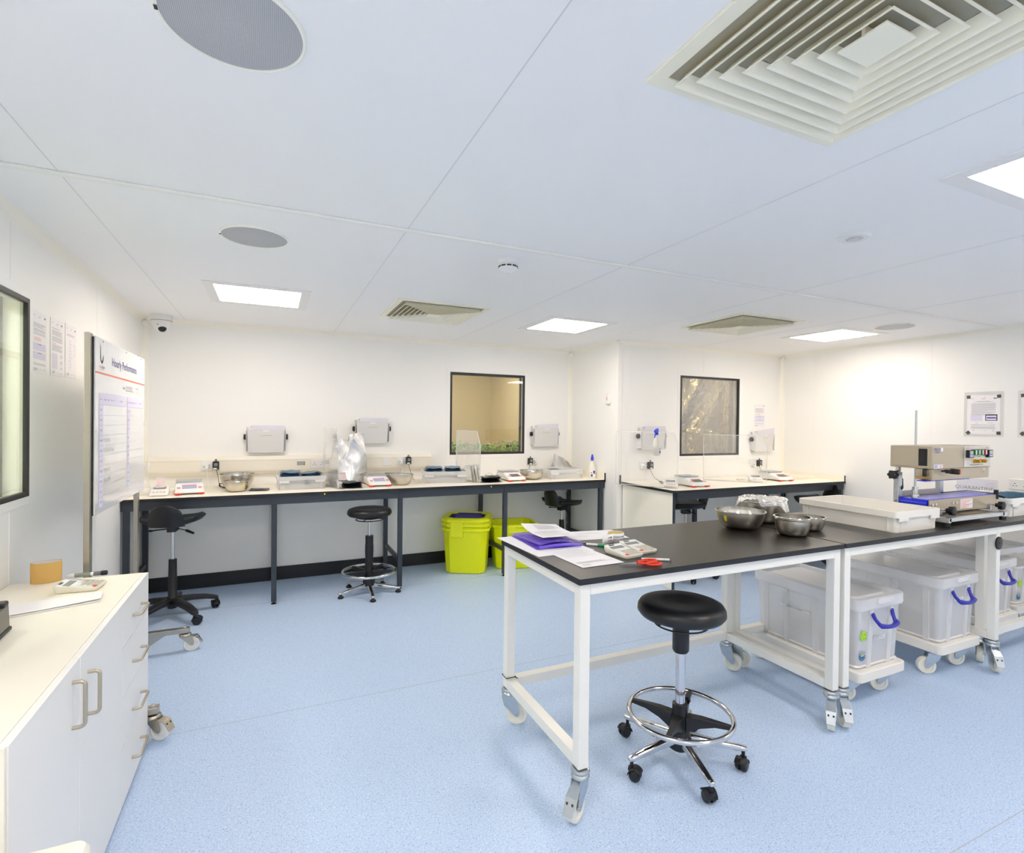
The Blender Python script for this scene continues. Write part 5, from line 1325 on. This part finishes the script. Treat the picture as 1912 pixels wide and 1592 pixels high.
# ================================================================ on the mobile tables
def flat_paper(label, x, y, rz, w, h, z, mt='paper', lines=None, curl=None, name='paper_sheet', group=None):
    t = thing(name, label, 'paper', (x, y, z), R(rz), group)
    m = MB(); f = curl or (lambda u, v: .0)
    m.grid(14, 14, lambda u, v: ((u - .5) * w, (v - .5) * h, .0006 + f(u, v)))
    for (u0, u1, v0, dv, n, thick) in lines or []:
        for k in range(n):
            e = u1 - (u1 - u0) * rnd.random() * .3; va = v0 - dv * k
            m.grid(5, 1, lambda u, v: ((u0 + (e - u0) * u - .5) * w, (va + thick * v - .5) * h, .0012 + f(u0 + (e - u0) * u, va + thick * v)), 1)
    m.build('sheet', [mt, 'ink_light', 'ink'], t, smooth=60)
    return t
flat_paper('large white sheet under the purple folder, jutting over the table corner', 1.205, 2.245, 3, .30, .42, TZ + .0002)
flat_paper('white printed sheet in front of the purple folder beside the scissors', 1.25, 1.955, 2, .212, .297, TZ + .001, lines=[(.1, .95, .9, .045, 9, .006), (.08, .95, .25, .03, 3, .01), (.1, .3, .12, .03, 2, .012)])
flat_paper('white letter sheet lying along the back edge behind the pen', 1.545, 2.32, -9, .305, .205, TZ + .0006, lines=[(.15, .85, .72, .06, 2, .012), (.15, .4, .45, .1, 2, .012)])
t = thing('plastic_folder', 'purple translucent plastic folder on top of the large white sheet', 'folder', (1.235, 2.30, TZ + .002), R(-3))
m = MB()
def pf(k): return lambda u, v: ((u - .5) * .225 + .02 * (1 - v) * k, (v - .5) * .33, .001 + k * (.010 + .012 * math.sin(math.pi * u) * (1 - v) + .008 * (1 - v) ** 3) + .0015 * math.sin(8 * u + 5 * v))
m.grid(16, 16, pf(0)); m.grid(16, 16, pf(1)); m.build('cover', 'violet_film', t, smooth=60)
m = MB(); m.tube([((u - .5) * .225 + .012, -.165, .008 + .006 * math.sin(math.pi * u)) for u in [i / 8 for i in range(9)]], .0075, 8); m.build('folded_edge', 'violet_film', t, smooth=60)
flat_paper('printed form curling upward on top of the purple folder', 1.295, 2.345, -4, .205, .29, TZ + .026, lines=[(.30, .95, .93, .035, 8, .012), (.08, .95, .55, .04, 5, .008), (.08, .9, .28, .04, 4, .006)],
           curl=lambda u, v: .028 * v ** 3 * (1 - .6 * u) + .012 * (1 - v) ** 2)
t = thing('ballpoint_pen', 'white pen with black tip lying behind the receipt roll', 'pen', (1.425, 2.105, TZ + .006), R(-40))
m = MB(); m.tube([(-.055, 0, 0), (.07, 0, 0)], .0055, 12); m.build('barrel', 'white_plastic', t, smooth=40)
m = MB(); m.tube([(-.072, 0, 0), (-.068, 0, 0), (-.055, 0, 0)], [.001, .0025, .005], 12); m.build('tip', 'black_plastic', t, smooth=40)
m = MB(); m.tube([(.0, 0, 0), (.04, 0, 0)], .0057, 12); m.build('print', 'green_tag', t, smooth=40)
t = thing('receipt_roll', 'coiled strip of printed receipt labels standing behind the two calculators', 'label strip', (1.565, 2.155, TZ), 0)
pts = []
for i in range(40):
    a = R(205 + 330 * i / 39); pts.append((.042 * math.cos(a), .036 * math.sin(a)))
pts = [(-.115 + .011 * i, -.052 + .004 * i) for i in range(6)] + pts[2:]
m = MB(); H_ = .046
m.add([(a, b, 0) for a, b in pts] + [(a, b, H_) for a, b in pts], [(i, i + 1, i + 1 + len(pts), i + len(pts)) for i in range(len(pts) - 1)]); m.build('strip', 'paper', t, smooth=60, solid=.0005)
m = MB(); ins = [(a * .975, b * .975) for a, b in pts[6:]]; n = len(ins)
m.add([(a, b, .0005) for a, b in ins] + [(a, b, H_ - .0005) for a, b in ins], [(i, i + 1, i + 1 + n, i + n) for i in range(n - 1)]); m.build('yellow_backing', 'label_yellow', t, smooth=60)
m = MB()
for i in range(4, len(pts) - 18):
    a, b = Vector(pts[i]), Vector(pts[i + 1]); d = b - a; nn = Vector((d.y, -d.x)).normalized() * .0009
    for z0, z1, q in ((.012, .020, .5), (.026, .034, .6)):
        c = a + d * q
        m.add([(a.x + nn.x, a.y + nn.y, z0), (c.x + nn.x, c.y + nn.y, z0), (c.x + nn.x, c.y + nn.y, z1), (a.x + nn.x, a.y + nn.y, z1)], [(0, 1, 2, 3)])
m.build('print', 'ink', t)
calculator('left one of two white calculators lying together on the black table', (1.44, 1.925, TZ), R(8))
calculator('right one of two white calculators lying together on the black table', (1.552, 1.965, TZ), R(6))
t = thing('scissors', 'scissors with orange red handles lying at the front edge of the black table', 'scissors', (1.395, 1.75, TZ + .004), R(-14))
m = MB()
m.add([(-.09, -.004, 0), (.0, -.010, 0), (.005, .004, 0), (-.09, -.002, 0), (-.09, -.004, .002), (.0, -.010, .003), (.005, .004, .003), (-.09, -.002, .002)], [(3, 2, 1, 0), (4, 5, 6, 7), (0, 1, 5, 4), (1, 2, 6, 5), (2, 3, 7, 6), (3, 0, 4, 7)])
m.build('blade', 'steel_blade', t)
m = MB(); m.add([(-.088, .004, .003), (.0, .012, .003), (.005, -.004, .003), (-.088, .002, .003), (-.088, .004, .005), (.0, .012, .006), (.005, -.004, .006), (-.088, .002, .005)], [(3, 2, 1, 0), (4, 5, 6, 7), (0, 1, 5, 4), (1, 2, 6, 5), (2, 3, 7, 6), (3, 0, 4, 7)])
m.build('blade', 'steel_blade', t)
for s_, zz in ((-1, .006), (1, .009)):
    m = MB(); m.tube([(-.012, s_ * .002, zz)] + [(.052 + .032 * math.cos(a), s_ * (.021 + .017 * math.sin(a)), zz) for a in [R(200 + 330 * i / 22) for i in range(23)]], [.006] + [.0046] * 23, 10)
    m.build('finger_loop', 'orange_red', t, smooth=60)
t = thing('ballpoint_pen', 'slim grey white pen lying across the scissor handles', 'pen', (1.505, 1.785, TZ + .006), R(-31))
m = MB(); m.tube([(-.06, 0, 0), (.06, 0, 0)], .0048, 12); m.build('barrel', 'white_plastic', t, smooth=40)
m = MB(); m.tube([(.058, 0, 0), (.066, 0, 0)], .005, 12); m.build('end_cap', 'lcd_dark', t, smooth=40)
m = MB(); m.tube([(-.07, 0, 0), (-.06, 0, 0)], [.001, .0045], 12); m.build('tip', 'black_plastic', t, smooth=40)

bowl('wide steel mixing bowl with a yellow label on the black table', (2.44, 2.175, TZ), .128, .098, .062, tape=R(184), belly=.9)
bowl('deep small steel bowl nearest the front edge of the black table', (2.545, 1.925, TZ), .086, .097, .052, rings=1, belly=.75)
bowl('smallest steel bowl behind the deep small bowl', (2.77, 1.985, TZ), .074, .072, .045, belly=.85)
bowl('large deep steel bowl covered with cling film at the back of the tables', (2.755, 2.285, TZ), .128, .135, .085, rings=1, belly=.6)
t = thing('cling_film', 'crumpled clear cling film draped over the large deep steel bowl', 'cling film', (2.755, 2.285, TZ + .139))
m = MB(); nr, na = 14, 72; vs = []
for i in range(nr + 1):
    for j in range(na):
        a = 2 * math.pi * j / na; q = i / nr
        edge = .150 + .022 * math.sin(3 * a + 1) + .014 * math.sin(7 * a) + .006 * math.sin(17 * a)
        rr = .004 + (edge - .004) * q; over = max(0, rr - .136)
        zz = .004 * math.sin(9 * a) * q * math.sin(3 * q) + .003 * math.sin(31 * rr / .05 + 5 * a) * q - over * (1.2 + 1.5 * max(0, math.sin(a * 2 + 3.6))) - .006 * (1 - q) + .006 * math.sin(23 * a) * max(0, q - .6)
        vs.append((rr * math.cos(a), rr * math.sin(a), zz + .004))
m.add(vs, [(i * na + j, i * na + (j + 1) % na, (i + 1) * na + (j + 1) % na, (i + 1) * na + j) for i in range(nr) for j in range(na)]); m.build('film', 'film', t, smooth=30)
crate('large shallow white crate at the front of the middle mobile table', (3.325, 2.02, TZ), R(0), .42, .60, .118, 'hdpe', rib='hdpe', group='white crates', t_=.005)
C5 = crate('white crate of blue pouches on the farthest table at the photo edge', (4.84, 2.01, TZ - .026), R(0), .46, .36, .125, 'white_nylon', rib='white_nylon', group='white crates', t_=.005)
for i in range(8):
    pouch('blue pouch leaning in the white crate at the photo edge', (4.70 + .042 * i, 1.935 + .008 * (i % 2), TZ + .050), (R(68), R(3), R(72 + 4 * math.sin(3 * i))), .13, .15, .014, 'blue_pouch', 'blue pouches in the white crate')

t = thing('quarantine_sign', 'pale grey paper sign reading quarantine on the right wall behind the sealer', 'sign', (RX - .001, 2.50, .945), rot=RIGHTW)
m = MB(); m.box(-.1485, .1485, -.105, .105, 0, .001)
m.text('QUARANTINE', -.02, .02, .044, 1, z=.0014); m.text('SUSPENDED FROM USE', -.03, -.035, .02, 1, z=.0014)
for k in range(2): m.quad(.06, .13, .05 - .018 * k, .0512 - .018 * k, .0014, 1)
m.tube([(.07, .068, .0016), (.082, .074, .0016), (.09, .067, .0016), (.098, .075, .0016), (.108, .068, .0016), (.125, .076, .0016)], .0008, 5, 1)
m.build('sheet', ['paper_lilac', 'ink'], t)

# ---- continuous band sealer
t = thing('band_sealer', 'steel continuous band sealing machine with a blue conveyor belt', 'sealing machine', (3.60, 1.80, TZ))
hx, hy0, hy1, hz0, hz1 = .655, .0, .24, .333, .470
m = MB(); m.box(0, hx, hy0, hy1, hz0, hz1); m.build('control_housing', 'brushed_panel', t, bevel=.006)
m = MB(); m.box(-.004, 0, .02, hy1 - .015, hz0 + .012, hz1 - .012); m.build('end_cover', 'brushed_panel', t, bevel=.003)
m = MB(); m.box(-.008, -.003, .028, .075, hz0 + .018, hz1 - .015); v_ = m.build('vent_handle', 'black_plastic', t, bevel=.004)
m = MB(); m.box(-.0086, -.0078, .040, .062, hz0 + .03, hz1 - .028); m.build('slot', 'eye_black', v_)
m = MB(); m.box(.012, hx - .01, .004, .10, hz0 - .068, hz0); m.build('lower_guard', 'brushed_panel', t, bevel=.004)
m = MB(); m.box(-.03, .45, .02, .07, hz0 - .074, hz0 - .069); m.build('blue_guide', 'blue_belt', t)
A = Matrix.Translation((.335, -.0008, hz0 + .002)) @ Matrix.Rotation(R(90), 4, 'X')       # panel frame: x right, y up
m = MB(); m.T = A; m.box(0, .312, .004, .134, 0, .0015); pn = m.build('control_panel', 'panel_silver', t, bevel=.0008)
def pbox(name, x0, x1, y0, y1, d, mt, par=None, d0=.0015, bevel=.001):
    m = MB(); m.T = A; m.box(x0, x1, y0, y1, d0, d); return m.build(name, mt, par or t, bevel=bevel)
for x in (.018, .248):
    c_ = pbox('controller', x, x + .05, .062, .110, .02, 'black_plastic'); pbox('controller_face', x + .004, x + .046, .066, .106, .0208, 'lcd_dark', c_, .02); pbox('controller_screen', x + .008, x + .042, .068, .080, .0213, 'lcd_lit', c_, .0206)
    for q in range(3):
        pbox('controller_print', x + .008, x + .042, .086 + .007 * q, .089 + .007 * q, .0212, 'paper', c_, .0206, 0)
b_ = pbox('switch_block', .078, .242, .077, .113, .012, 'black_plastic')
for k, mt_ in enumerate(('green_lamp', 'green_lamp', 'green_lamp', 'red_lamp')):
    x = .086 + .040 * k; pbox('rocker_switch', x, x + .012, .081, .109, .019, mt_, b_, .012); pbox('rocker_switch', x + .012, x + .028, .081, .109, .017, 'paper_grey', b_, .012)
for x in (.115, .185):
    m = MB(); m.T = A; m.lathe([(.014, .0015), (.014, .004), (.011, .006), (.010, .034), (.009, .036), (.0005, .036)], (x, .040, 0), 20); m.build('gold_knob', 'gold', t, smooth=40)
    m = MB(); m.T = A; m.tube([(x - .012 + .015 * math.cos(a), .062 + .006 * math.sin(a), .002) for a in [R(20 + 14 * i) for i in range(11)]], .0012, 5); m.build('dial_mark', 'dark_ink', t)
m = MB(); m.T = A; m.text('DBF-900 CONTINUOUS SEALER', .145, .016, .011, 0, z=.002); m.text('SEALING', .04, .122, .008, 0, z=.002); m.text('PRINTING', .27, .122, .008, 0, z=.002); m.build('panel_print', 'dark_ink', t)
A2 = Matrix.Translation((.0, -.0008, hz0)) @ Matrix.Rotation(R(90), 4, 'X')
m = MB(); m.T = A2; m.text('PACK', .042, .118, .024, 0, z=.0008); m.text('SEALER', .044, .102, .014, 0, z=.0008); m.build('maker_logo', 'ink_blue_deep', t)
m = MB(); m.T = A2; m.lathe([(.0005, .0008), (.013, .0008)], (.09, .118, 0), 24); m.build('round_sticker', 'paper', t)
m = MB(); m.T = A2; m.box(.01, .056, .004, .028, 0, .001); m.box(.058, .102, .004, .028, 0, .001); 
for k in range(3): m.quad(.014, .05 - .012 * (k % 2), .009 + .006 * k, .012 + .006 * k, .0014, 1); m.quad(.066, .094 - .008 * (k % 2), .009 + .006 * k, .012 + .006 * k, .0014, 2)
m.build('warning_sticker', ['paper', 'ink_blue_deep', 'red_ink'], t)
for x, r_, ln, mt_ in ((.10, .012, .05, 'black_plastic'), (.13, .017, .075, 'black_plastic')):
    m = MB(); m.cyl((x, .004, hz0 - .012), (x, .004 - ln * .5, hz0 - .012), r_ * .45, 12); m.lathe([(r_ * .6, ln * .4), (r_, ln * .45), (r_, ln), (r_ * .8, ln * 1.06), (.0005, ln * 1.06)], seg=10)
    k0 = len(m.v) - 5 * 10
    for i in range(k0, len(m.v)): a = m.v[i]; m.v[i] = (x + a[0], .004 - a[2], hz0 - .012 + a[1])
    m.build('pressure_knob', mt_, t, smooth=35)
m = MB(); m.cyl((.13, -.077, hz0 - .012), (.13, -.0785, hz0 - .012), .009, 16); m.build('knob_cap', 'orange_red', t)
m = MB(); m.tube([(.56, .002, hz0 - .006), (.56, -.006, hz0 - .012), (.56, -.006, hz0 - .026), (.56, .002, hz0 - .034)], .003, 8); m.build('latch', 'chrome', t, smooth=50)
for x, mt_ in ((-.008, 'black_plastic'), (.03, 'black_plastic')):
    m = MB(); m.cyl((x + .004, .05 + x, hz0), (x + .004, .05 + x, hz0 - .045), .010, 14); m.build('roller_pin', mt_, t, smooth=40)
m = MB(); m.box(-.025, .05, .018, .085, hz0 - .052, hz0 - .047); m.build('brass_plate', 'gold', t, bevel=.002)
for x, y in ((-.004, .185), (.50, .205)):                                            # posts
    m = MB(); m.box(x, x + .04, y, y + .03, .02, .30); m.build('post', 'zinc', t, bevel=.002)
    m = MB(); m.box(x + .008, x + .032, y + .006, y + .024, .29, .345); m.build('inner_post', 'chrome', t)
def star_knob(p, d, r_=.02, ln=.035):
    """black lobed clamping knob at p pointing along unit d"""
    p = Vector(p); d = Vector(d); u = Vector((0, 0, 1)); s_ = d.cross(u); rings = []
    for q, k in ((0, .45), (.35, .5), (.4, .95), (.9, 1.0), (1.0, .75)):
        rings.append([tuple(p + d * ln * q + (s_ * math.cos(a) + u * math.sin(a)) * r_ * k * (1 + .14 * math.cos(6 * a))) for a in [2 * math.pi * j / 36 for j in range(36)]])
    m = MB(); m.loft(rings); m.build('clamp_knob', 'black_plastic', t, smooth=45)
star_knob((-.004, .20, .285), (-1, 0, 0), .026, .05)
m = MB(); m.cyl((.05, .12, .14), (.05, .12, .69), .006, 14); m.build('feed_rod', 'zinc', t, smooth=50)
m = MB(); m.lathe([(.0005, .165), (.014, .165), (.016, .19), (.016, .215), (.0005, .215)], (.05, .12, 0), 20); m.lathe([(.022, .14), (.022, .165), (.0005, .165)], (.05, .12, 0), 6, cap0=True); m.build('rod_nut', 'chrome', t, smooth=40)
m = MB(); m.box(.02, .09, .10, .17, .138, .142); m.build('nut_plate', 'gold', t)
# conveyor
cz = .145
m = MB(); r_ = .026; prof = []
for i in range(11): a = R(90 + 18 * i); prof.append((.03 + r_ * math.cos(a), cz - r_ + r_ * math.sin(a)))
for i in range(11): a = R(-90 + 18 * i); prof.append((.78 + r_ * math.cos(a), cz - r_ + r_ * math.sin(a)))
m.loft([[(a, .036, b) for a, b in prof], [(a, .19, b) for a, b in prof]]); m.build('conveyor_belt', 'blue_belt', t, smooth=40)
m = MB(); m.box(.02, .815, .026, .032, cz - .085, cz - .002); m.build('front_plate', 'brushed_panel', t, bevel=.002)
m = MB(); m.box(-.004, .47, .195, .201, cz - .06, cz + .035); m.build('rear_plate', 'stainless', t, bevel=.002)
m = MB(); m.box(.50, .80, .19, .1945, cz + .001, cz + .006); m.box(.795, .80, .036, .192, cz + .001, cz + .006); m.build('black_trim', 'black_plastic', t)
m = MB(); m.box(.36, .50, .0245, .026, cz - .072, cz - .012)
for k in range(6): m.box(.37, .49 - .03 * (k % 3), .0238, .0245, cz - .022 - .009 * k, cz - .019 - .009 * k, 1)
m.build('instruction_sticker', ['paper', 'red_ink'], t)
for x in (.05, .085, .27, .31):
    m = MB(); m.cyl((x, .026, cz - .03), (x, .020, cz - .03), .008, 14); m.build('bolt', 'chrome', t, smooth=40)
for x in (.12, .69):
    m = MB(); m.cyl((x, .026, cz - .06), (x, -.02, cz - .06), .006, 12); m.build('clamp_stud', 'chrome', t, smooth=50); star_knob((x, -.015, cz - .06), (0, -1, 0), .026, .045)
    m = MB(); m.box(x - .008, x + .008, .01, .03, .05, .085); m.build('foot_bracket', 'zinc', t)
m = MB(); m.box(.80, .86, .06, .12, cz - .05, cz - .01); m.build('end_bracket', 'brushed_panel', t, bevel=.002)
m = MB(); m.cyl((.815, .05, cz - .005), (.815, -.01, cz - .02), .006, 12); m.lathe([(.0005, -.03), (.013, -.03), (.013, .03), (.0005, .03)], (.80, .03, cz - .002), 14); m.build('tension_roller', 'black_plastic', t, smooth=40)
# base frame
m = MB(); m.box(.0, .62, -.09, -.065, .032, .055); m.box(-.005, .02, -.09, .24, .026, .055); m.box(.60, .66, -.09, .24, .026, .055); m.box(0, .62, .21, .235, .032, .055); m.build('base_frame', 'aluminium', t, bevel=.002)
m = MB(); m.box(.02, .60, -.03, .19, .03, .045); m.build('base_tray', 'sealer_grey', t, bevel=.003)
m = MB(); m.box(.30, .58, -.02, .15, .045, .048); m.build('tray_plate', 'gold_dull', t)
for x in (.01, .645):
    for y in (-.07, .215):
        m = MB(); m.lathe([(.018, 0), (.018, .024), (.0005, .026)], (x, y, 0), 16, cap0=True); m.build('rubber_foot', 'black_plastic', t, smooth=40)
m = MB(); m.tube([(.10, .23, .25), (.06, .2, .255), (.03, .18, .2), (.02, .22, .15)], .005, 8); m.build('power_lead', 'black_plastic', t, smooth=60)
# ================================================================ beyond the windows
def room_lamp(label, x, y, z, hw, hd, k):  # unseen lamp, added to light a space behind a window
    t = thing('added_room_light', label, 'ceiling light', (x, y, z))
    m = MB(); m.box(-hw, hw, -hd, hd, -.02, 0); m.build('lamp_body', 'white_plastic', t)
    m = MB(); m.box(-hw + .01, hw - .01, -hd + .01, hd - .01, -.024, -.0205); m.build('tube', k, t)
    return t
for nm, st in (('lamp_warm', 22.0), ('lamp_cool', 26.0), ('lamp_foil', 44.0)):
    mat(nm, 'fff7e8' if nm != 'lamp_cool' else 'f2f6ea', .5, emit=st)
room_lamp('unseen lamp added to light the room behind the plant window', 2.2, 6.9, 2.59, .6, .12, 'lamp_warm')  # added so the tan room is lit
room_lamp('unseen lamp added to light the corridor behind the left window', -1.8, 2.6, 2.49, .12, .6, 'lamp_cool')  # this and the next are added to brighten the corridor
room_lamp('second unseen lamp added to light the corridor behind the left window', -1.8, 5.0, 2.49, .12, .6, 'lamp_cool')
room_lamp('unseen lamp added above the foil ducts for highlights', 5.0, 4.78, 2.55, .35, .05, 'lamp_foil')  # this and the next are added for glints on the foil
room_lamp('unseen lamp added at the right end of the foil duct room', 6.2, 5.0, 2.55, .3, .05, 'lamp_foil')
# planting bench with a dense canopy
t = thing('growing_bench', 'bench of dense green seedlings behind the tan room window', 'planting bench', (1.0, 5.75, 0))
m = MB(); m.box(0, 2.3, 0, 1.1, .95, 1.0); m.build('bench_top', 'slate', t)
for x in (.1, 2.2):
    for y in (.06, 1.04):
        m = MB(); m.box(x - .02, x + .02, y - .02, y + .02, 0, .95); m.build('leg', 'slate', t)
rl_ = random.Random(3)
m = MB()
for k in range(5200):
    x, y = rl_.random() * 2.28, rl_.random() ** 1.3 * 1.08; z_ = 1.0 + rl_.random() ** .6 * .21 + .03 * math.sin(7 * x)
    a, b, l = rl_.random() * 6.28, rl_.uniform(-.2, .9), rl_.uniform(.02, .055)
    d = Vector((math.cos(a) * math.cos(b), math.sin(a) * math.cos(b), math.sin(b))); s_ = d.cross(Vector((0, 0, 1))).normalized() * l * .28; p = Vector((x, y, z_)); q = p + d * l; c = p + d * l * .5 + Vector((0, 0, l * .12))
    m.add([p, c - s_, q, c + s_], [(0, 1, 2, 3)], rl_.randrange(2))
o = m.build('foliage', ['leaf', 'leaf_dark'], t); o['kind'] = 'stuff'
for x, y in ((1.47, .35), (1.72, .3)):
    m = MB(); m.box(x - .02, x + .02, y, y + .004, 1.19, 1.225); m.box(x - .002, x + .002, y, y + .004, 1.0, 1.19); m.build('plant_tag', 'mesh_dark', t)
# foil wrapped ductwork
def foil_tube(name, label, p0, p1, r_, amp, mt, seg=40, n=40):
    p0, p1 = Vector(p0), Vector(p1); t = thing(name, label, 'duct', p0); d = (p1 - p0); x = d.cross(Vector((0, 1, 0))).normalized(); y = d.normalized().cross(x); m = MB(); rings = []
    for i in range(n + 1):
        q = i / n
        rings.append([tuple(d * q + (x * math.cos(a) + y * math.sin(a)) * (r_ + amp * (math.sin(5 * a + 17 * q) * math.sin(31 * q + 2 * a) + .7 * math.sin(13 * a - 23 * q)))) for a in [2 * math.pi * j / seg for j in range(seg)]])
    m.loft(rings); m.build('foil_wrap', mt, t, smooth=25); return t
foil_tube('foil_duct', 'thick foil wrapped duct slanting up behind the corner bench window', (4.90, 5.22, 1.36), (5.56, 5.22, 2.52), .155, .009, 'insul_foil')
foil_tube('foil_duct', 'thinner dull duct slanting beside the thick foil duct', (5.26, 5.45, 1.62), (5.80, 5.45, 2.5), .065, .002, 'insul_foil_dull')
foil_tube('foil_duct', 'upright foil wrapped pipe at the right side of the foil window', (5.40, 5.1, .6), (5.40, 5.1, 2.5), .058, .005, 'insul_foil')
def foil_box(label, x0, x1, y0, y1, z0, z1, mt, amp=.012):
    t = thing('foil_duct', label, 'duct', (x0, y0, z0)); m = MB(); w_, h_, d_ = x1 - x0, z1 - z0, y1 - y0
    f = lambda u, v: amp * (math.sin(9 * u + 7 * v) * math.sin(11 * v - 3 * u) + .6 * math.sin(23 * u * v + 4))
    m.grid(30, 30, lambda u, v: (w_ * u, f(u, v) - .0, h_ * v)); m.grid(30, 12, lambda u, v: (w_ * u, d_ * v + f(u, 1) * (1 - v), h_ + f(v, u) * v)); m.box(0.01, w_ - .01, .02, d_, 0, h_ - .015)
    m.build('foil_wrap', mt, t, smooth=25); return t
foil_box('square foil wrapped duct box low in the foil window', 4.60, 5.08, 5.0, 5.3, .6, 1.40, 'insul_foil')
foil_box('crumpled foil wrapped duct between the low box and the upright pipe', 5.10, 5.54, 5.25, 5.5, .6, 1.40, 'insul_foil', .02)
foil_box('foil wrapped wall panel behind the slanting ducts', 4.7, 6.85, 5.82, 5.9, .6, 2.5, 'insul_foil', .03)
foil_box('plain dull box between the slanting duct and the upright pipe', 5.42, 5.85, 5.62, 5.75, 1.44, 1.62, 'plant_room', .001)
# corridor beyond the left window
t = thing('corridor_window', 'dark framed window on the far side of the corridor, seen through the left window', 'window', (-2.59, 5.2, 0))
m = MB()
for a in ((-.5, -.47, 1.0, 2.1), (.47, .5, 1.0, 2.1), (-.5, .5, 1.0, 1.03), (-.5, .5, 2.07, 2.1)): m.box(0, .02, a[0], a[1], a[2], a[3])
m.build('frame', 'gasket', t)
m = MB(); m.box(.004, .008, -.47, .47, 1.03, 2.07); m.build('pane', 'pane', t)
t = thing('wall_panel', 'pale stepped panel on the corridor wall seen through the left window', 'panel', (-2.55, 4.2, 0))
m = MB(); m.box(-.04, .16, -1.6, .35, 2.12, 2.48); m.build('soffit', 'corridor', t, bevel=.004)
